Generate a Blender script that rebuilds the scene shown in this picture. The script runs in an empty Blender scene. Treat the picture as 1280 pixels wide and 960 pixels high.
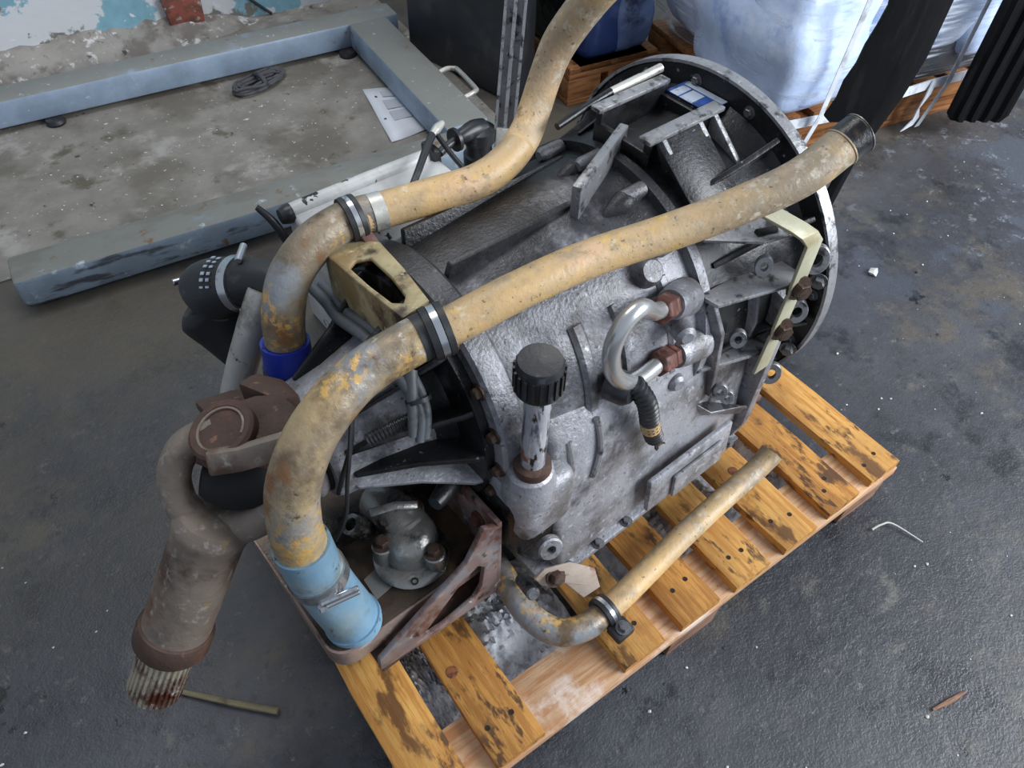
import bpy, bmesh, math, random
from mathutils import Vector, Matrix
random.seed(7)
S = bpy.context.scene
COL = S.collection

# ------------------------------------------------------------------ camera, world, light
def srgb(r, g, b):
    def c(x):
        x /= 255.0
        return x / 12.92 if x <= .04045 else ((x + .055) / 1.055) ** 2.4
    return (c(r), c(g), c(b), 1.0)

cam_d = bpy.data.cameras.new('camera')
cam = bpy.data.objects.new('camera', cam_d)
COL.objects.link(cam)
cam_d.sensor_width = 36.0
cam_d.lens = 36.0 * 948.9 / 1280.0
cam_d.clip_start = .02
RX = Vector((0.8144, -0.5799, 0.0219)).normalized()
FW = Vector((0.3884, 0.5168, -0.7630)).normalized()
UP = RX.cross(FW).normalized()
RX = FW.cross(UP)
CAM = Vector((-0.0532, -0.2560, 1.4883))
cam.matrix_world = Matrix(((RX.x, UP.x, -FW.x, CAM.x), (RX.y, UP.y, -FW.y, CAM.y),
                           (RX.z, UP.z, -FW.z, CAM.z), (0, 0, 0, 1)))
S.camera = cam

world = bpy.data.worlds.new('overcast')
S.world = world
world.use_nodes = True
wn = world.node_tree.nodes
wn['Background'].inputs['Color'].default_value = (.72, .82, 1.0, 1)
wn['Background'].inputs['Strength'].default_value = .50

def area(name, loc, target, size, power, col):
    d = bpy.data.lights.new(name, 'AREA')
    d.shape = 'RECTANGLE'
    d.size, d.size_y = size
    d.energy = power
    d.color = col
    o = bpy.data.objects.new(name, d)
    COL.objects.link(o)
    o.location = loc
    o.rotation_euler = (Vector(target) - Vector(loc)).to_track_quat('-Z', 'Y').to_euler()
    return o
area('gate_daylight', (3.6, -2.6, 2.6), (.7, .5, .3), (3.0, 2.6), 360, (.90, .95, 1.0))
area('unseen_top_fill', (.9, 2.2, 4.2), (.9, .9, 0), (2.4, 1.2), 55, (1.0, .97, .92))  # unseen overhead lamp, added as fill

S.view_settings.view_transform = 'Standard'
S.view_settings.look = 'None'
S.view_settings.gamma = 1
S.view_settings.use_curve_mapping = False
S.view_settings.exposure = 0.15

# ------------------------------------------------------------------ materials
def mat(name, base, rough=.55, metal=0.0, layers=(), bump=(), coat=0.0, spec=.5, alpha=None, vary=.12):
    """base colour plus noise-masked layers: dict(c, s, lo, hi, d, r, m, st, off, grad)"""
    m = bpy.data.materials.new(name)
    m.use_nodes = True
    nt = m.node_tree
    N, L = nt.nodes, nt.links
    bs = N['Principled BSDF']
    tc = N.new('ShaderNodeTexCoord')
    def noise(scale, detail=5, stretch=None, off=0, rough=.6):
        mp = N.new('ShaderNodeMapping')
        mp.inputs['Location'].default_value = (off * 1.7 + 3.1, off * 2.3 + 1.7, off + .9)
        if stretch:
            mp.inputs['Scale'].default_value = stretch
        L.new(tc.outputs['Object'], mp.inputs['Vector'])
        n = N.new('ShaderNodeTexNoise')
        n.inputs['Scale'].default_value = scale
        n.inputs['Detail'].default_value = detail
        n.inputs['Roughness'].default_value = rough
        L.new(mp.outputs['Vector'], n.inputs['Vector'])
        return n.outputs['Fac']
    def rng(x, a, b, c=0, d=1):
        r = N.new('ShaderNodeMapRange')
        r.interpolation_type = 'SMOOTHSTEP'
        for k, v in zip(('From Min', 'From Max', 'To Min', 'To Max'), (a, b, c, d)):
            r.inputs[k].default_value = v
        L.new(x, r.inputs['Value'])
        return r.outputs['Result']
    def mixc(f, a, b):
        x = N.new('ShaderNodeMix'); x.data_type = 'RGBA'
        L.new(f, x.inputs['Factor'])
        for s, v in (('A', a), ('B', b)):
            sock = [i for i in x.inputs if i.name == s and i.type == 'RGBA'][0]
            if isinstance(v, tuple): sock.default_value = v
            else: L.new(v, sock)
        return [o for o in x.outputs if o.type == 'RGBA'][0]
    def mixf(f, a, b):
        x = N.new('ShaderNodeMix'); x.data_type = 'FLOAT'
        L.new(f, x.inputs['Factor'])
        for i, v in ((2, a), (3, b)):
            if isinstance(v, float): x.inputs[i].default_value = v
            else: L.new(v, x.inputs[i])
        return x.outputs[0]
    col, rg, mt = base, float(rough), float(metal)
    if vary:
        f = rng(noise(9, 6, None, 11), .3, .7)
        col = mixc(f, tuple(k * (1 - vary * 1.6) for k in base[:3]) + (1,), tuple(min(1, k * (1 + vary)) for k in base[:3]) + (1,))
    for i, l in enumerate(layers):
        f = rng(noise(l['s'], l.get('d', 6), l.get('st'), l.get('off', i * 3.3 + 1), l.get('nr', .62)), l['lo'], l['hi'])
        if 'grad' in l:                                  # (axis, from, to): where on the thing this layer lies
            sx = N.new('ShaderNodeSeparateXYZ')
            L.new(tc.outputs['Object'], sx.inputs[0])
            g = rng(sx.outputs[l['grad'][0]], l['grad'][1], l['grad'][2])
            mu = N.new('ShaderNodeMath'); mu.operation = 'MULTIPLY'
            L.new(f, mu.inputs[0]); L.new(g, mu.inputs[1])
            f = mu.outputs[0]
        if 'nz' in l:                                    # dust and oil that settle on upward faces of the thing
            ge = N.new('ShaderNodeNewGeometry'); sx = N.new('ShaderNodeSeparateXYZ')
            L.new(ge.outputs['True Normal'], sx.inputs[0])
            g = rng(sx.outputs[2], l['nz'][0], l['nz'][1])
            mu = N.new('ShaderNodeMath'); mu.operation = 'MULTIPLY'
            L.new(f, mu.inputs[0]); L.new(g, mu.inputs[1])
            f = mu.outputs[0]
        if 'm2' in l:                                    # (scale, lo, hi, offset): patches in which the layer shows
            g = rng(noise(l['m2'][0], 4, None, l['m2'][3]), l['m2'][1], l['m2'][2])
            mu = N.new('ShaderNodeMath'); mu.operation = 'MULTIPLY'
            L.new(f, mu.inputs[0]); L.new(g, mu.inputs[1])
            f = mu.outputs[0]
        if 'a' in l:
            mu = N.new('ShaderNodeMath'); mu.operation = 'MULTIPLY'
            L.new(f, mu.inputs[0]); mu.inputs[1].default_value = l['a']
            f = mu.outputs[0]
        col = mixc(f, col, l['c'])
        if 'r' in l: rg = mixf(f, rg, float(l['r']))
        if 'm' in l: mt = mixf(f, mt, float(l['m']))
    for sock, v in (('Base Color', col), ('Roughness', rg), ('Metallic', mt)):
        if isinstance(v, (tuple, float)): bs.inputs[sock].default_value = v
        else: L.new(v, bs.inputs[sock])
    bs.inputs['Specular IOR Level'].default_value = spec
    if coat:
        bs.inputs['Coat Weight'].default_value = coat
        bs.inputs['Coat Roughness'].default_value = .15
    if alpha is not None:
        bs.inputs['Alpha'].default_value = alpha
    last = None
    for (s, strength, st) in bump:
        b = N.new('ShaderNodeBump')
        b.inputs['Strength'].default_value = strength
        b.inputs['Distance'].default_value = .004
        L.new(noise(s, 5, st, 5), b.inputs['Height'])
        if last: L.new(last, b.inputs['Normal'])
        last = b.outputs['Normal']
    if last: L.new(last, bs.inputs['Normal'])
    return m

OIL = srgb(26, 26, 28)
M = {}
M['cast'] = mat('cast_aluminium', srgb(150, 150, 156), .42, .35, [
    dict(c=srgb(104, 102, 102), s=14, lo=.42, hi=.66), dict(c=srgb(190, 190, 196), s=60, lo=.55, hi=.75, r=.3),
    dict(c=srgb(66, 64, 62), s=120, lo=.60, hi=.70), dict(c=OIL, s=5, lo=.50, hi=.66, r=.28, a=.8),
    dict(c=srgb(36, 35, 36), s=11, lo=.30, hi=.48, r=.3, grad=(2, .10, .26), a=.93),
    dict(c=srgb(28, 28, 29), s=9, lo=.25, hi=.45, r=.3, grad=(1, .06, -.08), a=.9)],
    bump=[(170, .4, None), (24, .12, None)])
M['cast_clean'] = mat('cast_aluminium_pale', srgb(160, 160, 165), .4, .35, [
    dict(c=srgb(112, 110, 110), s=13, lo=.44, hi=.68), dict(c=srgb(200, 200, 204), s=70, lo=.55, hi=.75),
    dict(c=srgb(70, 68, 66), s=130, lo=.60, hi=.70), dict(c=OIL, s=6, lo=.56, hi=.68, r=.3, a=.75)],
    bump=[(170, .4, None), (24, .12, None)])
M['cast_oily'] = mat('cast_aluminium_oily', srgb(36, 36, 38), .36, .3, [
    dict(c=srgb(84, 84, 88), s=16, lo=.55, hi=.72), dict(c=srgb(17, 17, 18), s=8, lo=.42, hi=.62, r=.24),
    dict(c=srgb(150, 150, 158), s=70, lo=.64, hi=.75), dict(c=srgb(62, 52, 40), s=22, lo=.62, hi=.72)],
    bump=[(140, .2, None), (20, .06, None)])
M['edge_metal'] = mat('worn_cast_edge', srgb(150, 150, 152), .38, .5, [
    dict(c=srgb(60, 60, 62), s=35, lo=.5, hi=.66), dict(c=srgb(200, 200, 205), s=90, lo=.6, hi=.74)], bump=[(120, .3, None)])
M['pipe'] = mat('ochre_painted_pipe', srgb(202, 166, 112), .46, .0, [
    dict(c=srgb(184, 156, 116), s=8, lo=.40, hi=.64), dict(c=srgb(206, 168, 134), s=9, lo=.52, hi=.70, off=21),
    dict(c=srgb(150, 132, 104), s=18, lo=.50, hi=.70, r=.5), dict(c=srgb(206, 168, 84), s=30, lo=.56, hi=.66, r=.38, m2=(7, .52, .62, 40)),
    dict(c=srgb(130, 120, 104), s=11, lo=.30, hi=.56, grad=(0, .40, .20), a=.85), dict(c=srgb(182, 172, 154), s=60, lo=.52, hi=.66, grad=(0, .40, .22), a=.8),
    dict(c=srgb(190, 154, 76), s=14, lo=.58, hi=.64, m2=(6, .55, .62, 51), a=.9), dict(c=srgb(112, 96, 74), s=70, lo=.54, hi=.68, m2=(8, .48, .62, 62), a=.8),
    dict(c=srgb(214, 202, 178), s=40, lo=.60, hi=.74, a=.7), dict(c=srgb(70, 58, 46), s=120, lo=.60, hi=.70, a=.8)],
    bump=[(110, .3, None), (16, .15, None)])
M['pipe_worn'] = mat('scuffed_ochre_pipe', srgb(130, 116, 96), .42, .12, [
    dict(c=srgb(134, 136, 138), s=7, lo=.46, hi=.58, r=.32), dict(c=srgb(98, 80, 58), s=9, lo=.48, hi=.64),
    dict(c=srgb(184, 160, 118), s=7, lo=.50, hi=.68, off=17, a=.8), dict(c=srgb(204, 160, 84), s=75, lo=.47, hi=.55, m2=(9, .51, .60, 44), a=.85),
    dict(c=srgb(126, 84, 46), s=14, lo=.58, hi=.70, off=9, a=.8), dict(c=srgb(190, 186, 178), s=34, lo=.60, hi=.70, m2=(8, .5, .6, 70)), dict(c=srgb(60, 52, 42), s=80, lo=.55, hi=.68, m2=(9, .46, .6, 80), a=.8)],
    bump=[(90, .4, None), (16, .15, None)])
M['pipe_grey'] = M['pipe']
M['rust'] = mat('rusty_steel', srgb(78, 58, 48), .7, .15, [
    dict(c=srgb(104, 70, 56), s=12, lo=.48, hi=.66), dict(c=srgb(54, 40, 34), s=9, lo=.50, hi=.64),
    dict(c=srgb(124, 88, 72), s=45, lo=.60, hi=.70)], bump=[(70, .5, None)])
M['rust_pink'] = mat('rusty_primer', srgb(134, 114, 108), .5, .25, [
    dict(c=srgb(132, 128, 130), s=9, lo=.50, hi=.60, r=.4), dict(c=srgb(206, 202, 198), s=34, lo=.62, hi=.69),
    dict(c=srgb(96, 62, 52), s=14, lo=.48, hi=.64), dict(c=srgb(176, 140, 120), s=22, lo=.58, hi=.70),
    dict(c=srgb(48, 38, 34), s=30, lo=.60, hi=.68)], bump=[(70, .4, None)])
M['rust_nut'] = mat('rust_red_nut', srgb(92, 58, 50), .55, .3, [
    dict(c=srgb(132, 84, 72), s=40, lo=.5, hi=.68), dict(c=srgb(50, 34, 30), s=30, lo=.55, hi=.68)], bump=[(120, .3, None)])
M['rust_grey'] = mat('brown_grey_shaft', srgb(128, 116, 104), .6, .2, [
    dict(c=srgb(112, 84, 64), s=9, lo=.50, hi=.66), dict(c=srgb(84, 66, 54), s=7, lo=.54, hi=.68),
    dict(c=srgb(156, 148, 138), s=50, lo=.56, hi=.70), dict(c=srgb(150, 128, 70), s=16, lo=.64, hi=.72)], bump=[(90, .35, None)])
M['spline'] = mat('worn_spline_teeth', srgb(206, 198, 178), .35, .6, [
    dict(c=srgb(96, 50, 34), s=9, lo=.46, hi=.60, r=.6), dict(c=srgb(220, 214, 200), s=30, lo=.58, hi=.70)], bump=[(60, .3, None)])
M['steel'] = mat('bright_tube_steel', srgb(196, 197, 196), .27, .75, [dict(c=srgb(150, 150, 150), s=14, lo=.5, hi=.7)], vary=.05)
M['zinc'] = mat('zinc_band', srgb(190, 192, 194), .25, .9, [dict(c=srgb(96, 98, 100), s=30, lo=.55, hi=.7)], vary=.05)
M['silver_pipe'] = mat('dull_silver_pipe', srgb(188, 186, 178), .38, .4, [
    dict(c=srgb(104, 98, 88), s=10, lo=.52, hi=.68), dict(c=srgb(60, 54, 48), s=40, lo=.62, hi=.70)], bump=[(80, .25, None)])
M['rubber'] = mat('black_rubber', srgb(34, 35, 37), .5, 0, [dict(c=srgb(64, 64, 64), s=18, lo=.55, hi=.7)], bump=[(90, .2, None)])
M['plastic'] = mat('black_plastic', srgb(34, 35, 38), .38, 0, [dict(c=srgb(70, 72, 76), s=40, lo=.56, hi=.72)], bump=[(120, .15, None)])
M['conduit'] = mat('dusty_grey_conduit', srgb(84, 88, 92), .5, 0, [dict(c=srgb(44, 45, 48), s=20, lo=.5, hi=.68)], bump=[(90, .2, None)])
M['hose_navy'] = mat('royal_blue_silicone', srgb(30, 52, 160), .38, 0, [dict(c=srgb(18, 26, 62), s=9, lo=.5, hi=.66)], bump=[(60, .15, None)])
M['hose_sky'] = mat('sky_blue_silicone', srgb(112, 146, 168), .42, 0, [
    dict(c=srgb(128, 146, 150), s=8, lo=.44, hi=.64), dict(c=srgb(98, 98, 84), s=9, lo=.52, hi=.68), dict(c=srgb(70, 74, 74), s=40, lo=.62, hi=.7)], bump=[(70, .2, None)])
M['cream'] = mat('cream_bracket_paint', srgb(168, 154, 116), .5, .05, [
    dict(c=srgb(130, 108, 72), s=11, lo=.46, hi=.62), dict(c=srgb(58, 44, 30), s=12, lo=.50, hi=.62), dict(c=srgb(200, 192, 160), s=30, lo=.6, hi=.7)], bump=[(80, .25, None)])
M['cream_pale'] = mat('pale_cream_strap', srgb(170, 167, 142), .45, .1, [
    dict(c=srgb(150, 138, 104), s=12, lo=.52, hi=.68), dict(c=srgb(80, 66, 48), s=16, lo=.64, hi=.72)], bump=[(80, .2, None)])
M['bracket_pink'] = mat('pinkish_zinc_bracket', srgb(186, 170, 156), .45, .2, [
    dict(c=srgb(140, 96, 76), s=16, lo=.56, hi=.70), dict(c=srgb(90, 70, 60), s=30, lo=.62, hi=.7)], bump=[(90, .25, None)])
M['bolt'] = mat('oily_brown_bolt', srgb(92, 74, 64), .42, .6, [dict(c=srgb(48, 40, 36), s=50, lo=.5, hi=.66)], bump=[(120, .3, None)])
M['bolt_grey'] = mat('grey_bolt', srgb(120, 120, 122), .4, .6, [dict(c=srgb(50, 50, 50), s=60, lo=.5, hi=.66)], bump=[(120, .3, None)])
M['black_hole'] = mat('opening_shade_black', srgb(14, 13, 13), .8, 0, vary=0)  # flat black paints in the shade of slot, port and joint opening
M['cooler'] = mat('brown_oily_cooler_plate', srgb(64, 52, 42), .36, .2, [
    dict(c=srgb(92, 74, 56), s=10, lo=.50, hi=.66), dict(c=srgb(28, 24, 22), s=9, lo=.48, hi=.64, r=.25)], bump=[(80, .3, None)])
M['cooler_side'] = mat('pinkish_grey_plate_edge', srgb(150, 130, 120), .45, .3, [
    dict(c=srgb(104, 76, 64), s=14, lo=.50, hi=.66), dict(c=srgb(190, 184, 178), s=24, lo=.60, hi=.70), dict(c=srgb(40, 34, 30), s=8, lo=.62, hi=.72)], bump=[(90, .25, None)])
M['plate_grey'] = mat('grey_tag', srgb(118, 116, 112), .4, .3, vary=.05)
M['oily_alu'] = mat('oily_pump_cover', srgb(138, 136, 132), .27, .6, [
    dict(c=srgb(48, 44, 40), s=16, lo=.48, hi=.64, r=.2), dict(c=srgb(170, 166, 158), s=40, lo=.58, hi=.72)], bump=[(100, .3, None)])
G_ = (1, 14, 14)
def wood(name, c1, c2, c3, extra=()):
    return mat(name, c1, .6, 0, [dict(c=c2, s=5, lo=.42, hi=.60, st=(22, 1.6, 22)), dict(c=c3, s=9, lo=.60, hi=.74, st=(30, 2.2, 30)),
        dict(c=srgb(66, 40, 18), s=30, lo=.52, hi=.61, st=(1.8, .6, 1.8), m2=(8, .46, .58, 90), a=.9), dict(c=srgb(84, 50, 20), s=10, lo=.56, hi=.64, st=(1.6, .6, 1.6), a=.85), dict(c=srgb(120, 76, 30), s=3.2, lo=.52, hi=.72, a=.6)] + list(extra), bump=[(40, .25, (12, 1, 12))])
M['wood'] = wood('amber_pallet_board', srgb(200, 150, 78), srgb(178, 122, 54), srgb(136, 84, 34))
M['wood2'] = wood('dark_amber_board', srgb(186, 132, 62), srgb(158, 104, 42), srgb(112, 66, 26))
M['wood_pale'] = mat('pale_raw_board', srgb(196, 158, 122), .7, 0, [dict(c=srgb(176, 128, 86), s=5, lo=.42, hi=.62, st=(1.6, 20, 20)),
    dict(c=srgb(216, 196, 180), s=9, lo=.52, hi=.66), dict(c=srgb(92, 66, 48), s=50, lo=.66, hi=.72)], bump=[(40, .25, (1, 12, 12))])
M['wood_block'] = mat('pink_brown_block', srgb(150, 112, 88), .75, 0, [dict(c=srgb(104, 76, 60), s=6, lo=.44, hi=.64, st=(2, 14, 14))], bump=[(40, .3, (1, 10, 10))])
M['wood_far'] = mat('ruddy_far_pallet', srgb(150, 98, 52), .7, 0, [dict(c=srgb(112, 66, 34), s=5, lo=.44, hi=.62, st=(1.6, 16, 16)),
    dict(c=srgb(176, 130, 84), s=7, lo=.56, hi=.7), dict(c=srgb(60, 38, 24), s=10, lo=.62, hi=.72)], bump=[(40, .25, (1, 12, 12))])
M['knot'] = mat('red_brown_knot', srgb(140, 84, 46), .6, 0, [dict(c=srgb(84, 46, 24), s=60, lo=.45, hi=.6)])
M['nail'] = mat('dark_nail_hole', srgb(36, 22, 14), .7, .2, vary=0)
M['ice'] = mat('grey_white_ice', srgb(238, 241, 248), .55, 0, [dict(c=srgb(168, 172, 180), s=18, lo=.46, hi=.66), dict(c=srgb(232, 236, 242), s=60, lo=.54, hi=.66), dict(c=srgb(70, 70, 72), s=26, lo=.62, hi=.72)], bump=[(90, .6, None)])
DUST = dict(c=srgb(118, 116, 106), s=5, lo=.25, hi=.45, nz=(.6, .9), a=.85, r=.7)
M['frame'] = mat('blue_grey_frame_paint', srgb(136, 152, 170), .45, .1, [
    DUST, dict(c=srgb(112, 84, 58), s=9, lo=.64, hi=.72), dict(c=srgb(168, 178, 186), s=40, lo=.64, hi=.72)], bump=[(60, .15, None)])
M['frame_worn'] = mat('dusty_worn_frame_paint', srgb(126, 140, 152), .5, .1, [
    dict(c=srgb(70, 74, 80), s=11, lo=.50, hi=.62, st=(.6, 1, 3)), DUST, dict(c=srgb(110, 84, 62), s=12, lo=.62, hi=.70), dict(c=srgb(170, 182, 192), s=14, lo=.62, hi=.70)], bump=[(60, .25, None)])
M['white_paint'] = mat('flaking_white_enamel', srgb(196, 196, 194), .4, .0, [
    dict(c=srgb(30, 32, 36), s=8, lo=.61, hi=.62, r=.5), dict(c=srgb(164, 162, 156), s=6, lo=.5, hi=.7)])
M['paper'] = mat('white_paper', srgb(214, 216, 222), .8, 0, vary=.02)
M['print'] = mat('grey_print', srgb(184, 186, 194), .8, 0, vary=0)
M['print_blue'] = mat('blue_label_print', srgb(44, 84, 160), .4, 0, [dict(c=srgb(30, 50, 92), s=20, lo=.5, hi=.66)])
M['print_white'] = mat('white_label_print', srgb(180, 190, 204), .4, 0, [dict(c=srgb(110, 116, 128), s=30, lo=.5, hi=.66)])
M['rope'] = mat('dark_grey_cord', srgb(66, 66, 70), .7, 0, [dict(c=srgb(34, 34, 38), s=40, lo=.5, hi=.66)])
M['crate'] = mat('charcoal_crate', srgb(44, 46, 50), .42, 0, [dict(c=srgb(66, 66, 66), s=7, lo=.5, hi=.66), dict(c=srgb(90, 86, 70), s=14, lo=.68, hi=.74, st=(3, 3, .6))], bump=[(30, .15, None)])
M['bag_dark'] = mat('glossy_dark_film', srgb(20, 22, 28), .18, 0, [dict(c=srgb(38, 44, 60), s=10, lo=.5, hi=.66)], bump=[(22, .8, None)])
M['bag_navy'] = mat('dark_blue_tarpaulin', srgb(42, 62, 112), .32, 0, [dict(c=srgb(74, 92, 130), s=5, lo=.5, hi=.66), dict(c=srgb(24, 34, 62), s=4, lo=.54, hi=.68)], bump=[(14, .6, None)])
M['bag_sky'] = mat('pale_blue_sacks', srgb(196, 214, 246), .34, 0, [dict(c=srgb(222, 232, 250), s=3, lo=.46, hi=.64), dict(c=srgb(150, 178, 226), s=5, lo=.56, hi=.70)], bump=[(10, .6, None), (40, .25, None)])
M['bag_slate'] = mat('slate_blue_tarpaulin', srgb(98, 116, 156), .34, 0, [dict(c=srgb(128, 146, 180), s=5, lo=.5, hi=.66), dict(c=srgb(40, 48, 72), s=4, lo=.54, hi=.66)], bump=[(14, .6, None)])
M['filler'] = mat('streaked_filler_tube', srgb(176, 178, 184), .38, .3, [dict(c=srgb(90, 94, 108), s=30, lo=.50, hi=.58, st=(2, 2, .35)), dict(c=srgb(214, 208, 198), s=40, lo=.56, hi=.64, st=(2, 2, .3)), dict(c=srgb(140, 88, 62), s=16, lo=.55, hi=.66), dict(c=srgb(40, 38, 38), s=50, lo=.58, hi=.66, st=(1.5, 1.5, .5))], bump=[(90, .3, None)])
M['strip'] = mat('black_rubber_strip', srgb(13, 13, 15), .6, 0, [dict(c=srgb(26, 25, 26), s=6, lo=.5, hi=.66, st=(6, 6, 1))], bump=[(60, .2, (1, 1, .3))], spec=.15)
M['strap'] = mat('white_plastic_strap', srgb(206, 210, 216), .35, 0, [dict(c=srgb(160, 164, 172), s=14, lo=.5, hi=.66)])
M['floor'] = mat('dark_wet_concrete', srgb(66, 67, 72), .46, 0, [
    dict(c=srgb(52, 53, 57), s=1.1, lo=.40, hi=.60, r=.36, nr=.7), dict(c=srgb(88, 81, 70), s=2.6, lo=.50, hi=.72, r=.5, nr=.75),
    dict(c=srgb(38, 39, 43), s=5.5, lo=.52, hi=.66, r=.28, nr=.72), dict(c=srgb(92, 89, 84), s=9, lo=.56, hi=.70, r=.5, nr=.8, a=.8),
    dict(c=srgb(112, 111, 109), s=26, lo=.58, hi=.72, r=.5, nr=.8, a=.8), dict(c=srgb(44, 44, 46), s=34, lo=.54, hi=.68, nr=.8, a=.8),
    dict(c=srgb(18, 18, 20), s=8, lo=.66, hi=.70, r=.14), dict(c=srgb(74, 78, 86), s=3.1, lo=.50, hi=.58, r=.10, grad=(0, 1.2, 2.2), a=.9), dict(c=srgb(138, 142, 150), s=9, lo=.57, hi=.66, r=.25, nr=.8, grad=(0, 1.7, 2.6), a=.8),  # the last, pale layer paints wet glints on the floor's right side
    dict(c=srgb(92, 84, 70), s=1.9, lo=.30, hi=.55, r=.6, grad=(1, .5, 1.4), a=.65)],
    bump=[(55, .5, None), (9, .6, None), (210, .35, None)])
M['slab'] = mat('pale_dusty_concrete', srgb(126, 121, 114), .75, 0, [
    dict(c=srgb(98, 92, 83), s=2.6, lo=.44, hi=.62), dict(c=srgb(150, 146, 139), s=4.2, lo=.54, hi=.68),
    dict(c=srgb(86, 80, 66), s=5.5, lo=.58, hi=.68), dict(c=srgb(60, 58, 52), s=30, lo=.64, hi=.70), dict(c=srgb(184, 182, 178), s=50, lo=.64, hi=.70)], bump=[(50, .4, None), (9, .4, None)])
M['wall'] = mat('peeling_turquoise_wall', srgb(122, 164, 178), .6, 0, [
    dict(c=srgb(196, 198, 200), s=2.2, lo=.50, hi=.515), dict(c=srgb(112, 112, 104), s=4.5, lo=.57, hi=.60), dict(c=srgb(206, 208, 210), s=16, lo=.64, hi=.66), dict(c=srgb(104, 84, 70), s=9, lo=.66, hi=.72)], bump=[(20, .5, None)])
M['plaster'] = mat('crumbling_grey_plaster', srgb(136, 132, 126), .8, 0, [
    dict(c=srgb(104, 98, 92), s=9, lo=.46, hi=.62), dict(c=srgb(186, 184, 182), s=22, lo=.56, hi=.66), dict(c=srgb(60, 54, 50), s=14, lo=.60, hi=.68)], bump=[(40, .7, None), (12, .8, None)])
M['brick'] = mat('rust_red_brick', srgb(132, 70, 56), .8, 0, [dict(c=srgb(96, 60, 50), s=14, lo=.48, hi=.62), dict(c=srgb(150, 140, 132), s=30, lo=.6, hi=.68)], bump=[(60, .5, None)])
M['chip'] = mat('pale_stone_chip', srgb(196, 194, 188), .7, 0)
M['stick'] = mat('weathered_stick', srgb(120, 110, 84), .7, 0, [dict(c=srgb(70, 62, 48), s=20, lo=.5, hi=.66)], bump=[(60, .4, None)])
def film_mat():
    m = bpy.data.materials.new('clear_stretch_film')
    m.use_nodes = True
    N, L = m.node_tree.nodes, m.node_tree.links
    N.remove(N['Principled BSDF'])
    tc = N.new('ShaderNodeTexCoord'); mp = N.new('ShaderNodeMapping')
    mp.inputs['Scale'].default_value = (1.2, 1.2, 16)
    mp.inputs['Rotation'].default_value = (0, .18, 0)
    L.new(tc.outputs['Object'], mp.inputs['Vector'])
    n = N.new('ShaderNodeTexNoise'); n.inputs['Scale'].default_value = 3.5; n.inputs['Detail'].default_value = 7
    L.new(mp.outputs['Vector'], n.inputs['Vector'])
    r = N.new('ShaderNodeMapRange'); r.inputs['From Min'].default_value = .5; r.inputs['From Max'].default_value = .72
    r.inputs['To Min'].default_value = .05; r.inputs['To Max'].default_value = .85
    L.new(n.outputs['Fac'], r.inputs['Value'])
    b = N.new('ShaderNodeBump'); b.inputs['Strength'].default_value = .6; b.inputs['Distance'].default_value = .01
    L.new(n.outputs['Fac'], b.inputs['Height'])
    t = N.new('ShaderNodeBsdfTransparent'); g = N.new('ShaderNodeBsdfPrincipled')
    g.inputs['Base Color'].default_value = (.75, .8, .88, 1); g.inputs['Roughness'].default_value = .12
    L.new(b.outputs['Normal'], g.inputs['Normal'])
    x = N.new('ShaderNodeMixShader')
    L.new(r.outputs['Result'], x.inputs[0]); L.new(t.outputs[0], x.inputs[1]); L.new(g.outputs[0], x.inputs[2])
    L.new(x.outputs[0], N['Material Output'].inputs['Surface'])
    return m
M['film'] = film_mat()

# ------------------------------------------------------------------ shapes: each returns (verts, faces)
def cat(*sh):
    v, f = [], []
    for a, b in sh:
        k = len(v)
        v += a
        f += [tuple(i + k for i in q) for q in b]
    return v, f
def xf(sh, m):
    return [tuple(m @ Vector(p)) for p in sh[0]], sh[1]
def mv(sh, *t):
    return xf(sh, Matrix.Translation(Vector(t)))
def box(x0, x1, y0, y1, z0, z1):
    v = [(x, y, z) for x in (x0, x1) for y in (y0, y1) for z in (z0, z1)]
    return v, [(0, 1, 3, 2), (4, 6, 7, 5), (0, 4, 5, 1), (2, 3, 7, 6), (0, 2, 6, 4), (1, 5, 7, 3)]
AX = {'x': (0, 1, 2), 'y': (1, 2, 0), 'z': (2, 0, 1)}
def prism(poly, axis, lo, hi):
    """poly: 2-D points in the other two axes (cyclic order), extruded along axis"""
    a, b, c = AX[axis]
    n = len(poly)
    v = []
    for h in (lo, hi):
        for p in poly:
            q = [0, 0, 0]; q[a] = h; q[b] = p[0]; q[c] = p[1]
            v.append(tuple(q))
    area2 = sum(poly[i][0] * poly[(i + 1) % n][1] - poly[(i + 1) % n][0] * poly[i][1] for i in range(n))
    f = [tuple(range(n))[::-1], tuple(range(n, 2 * n))] + [(i, (i + 1) % n, n + (i + 1) % n, n + i) for i in range(n)]
    if area2 < 0: f = [t[::-1] for t in f]
    return v, f
def lathe(prof, n=48, axis='x', closed=False, a0=0, a1=2 * math.pi):
    a, b, c = AX[axis]
    full = abs(a1 - a0 - 2 * math.pi) < 1e-6
    cnt = n if full else n + 1
    v, f = [], []
    for (h, r) in prof:
        for k in range(cnt):
            t = a0 + (a1 - a0) * k / n
            q = [0, 0, 0]; q[a] = h; q[b] = r * math.cos(t); q[c] = r * math.sin(t)
            v.append(tuple(q))
    m = len(prof)
    for i in range(m if closed else m - 1):
        j = (i + 1) % m
        for k in range(n):
            k2 = (k + 1) % cnt
            f.append((i * cnt + k, j * cnt + k, j * cnt + k2, i * cnt + k2))
    if not closed and full:
        if prof[0][1] > 1e-5: f.append(tuple(range(cnt)))
        if prof[-1][1] > 1e-5: f.append(tuple((m - 1) * cnt + k for k in range(cnt))[::-1])
    return v, f
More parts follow.
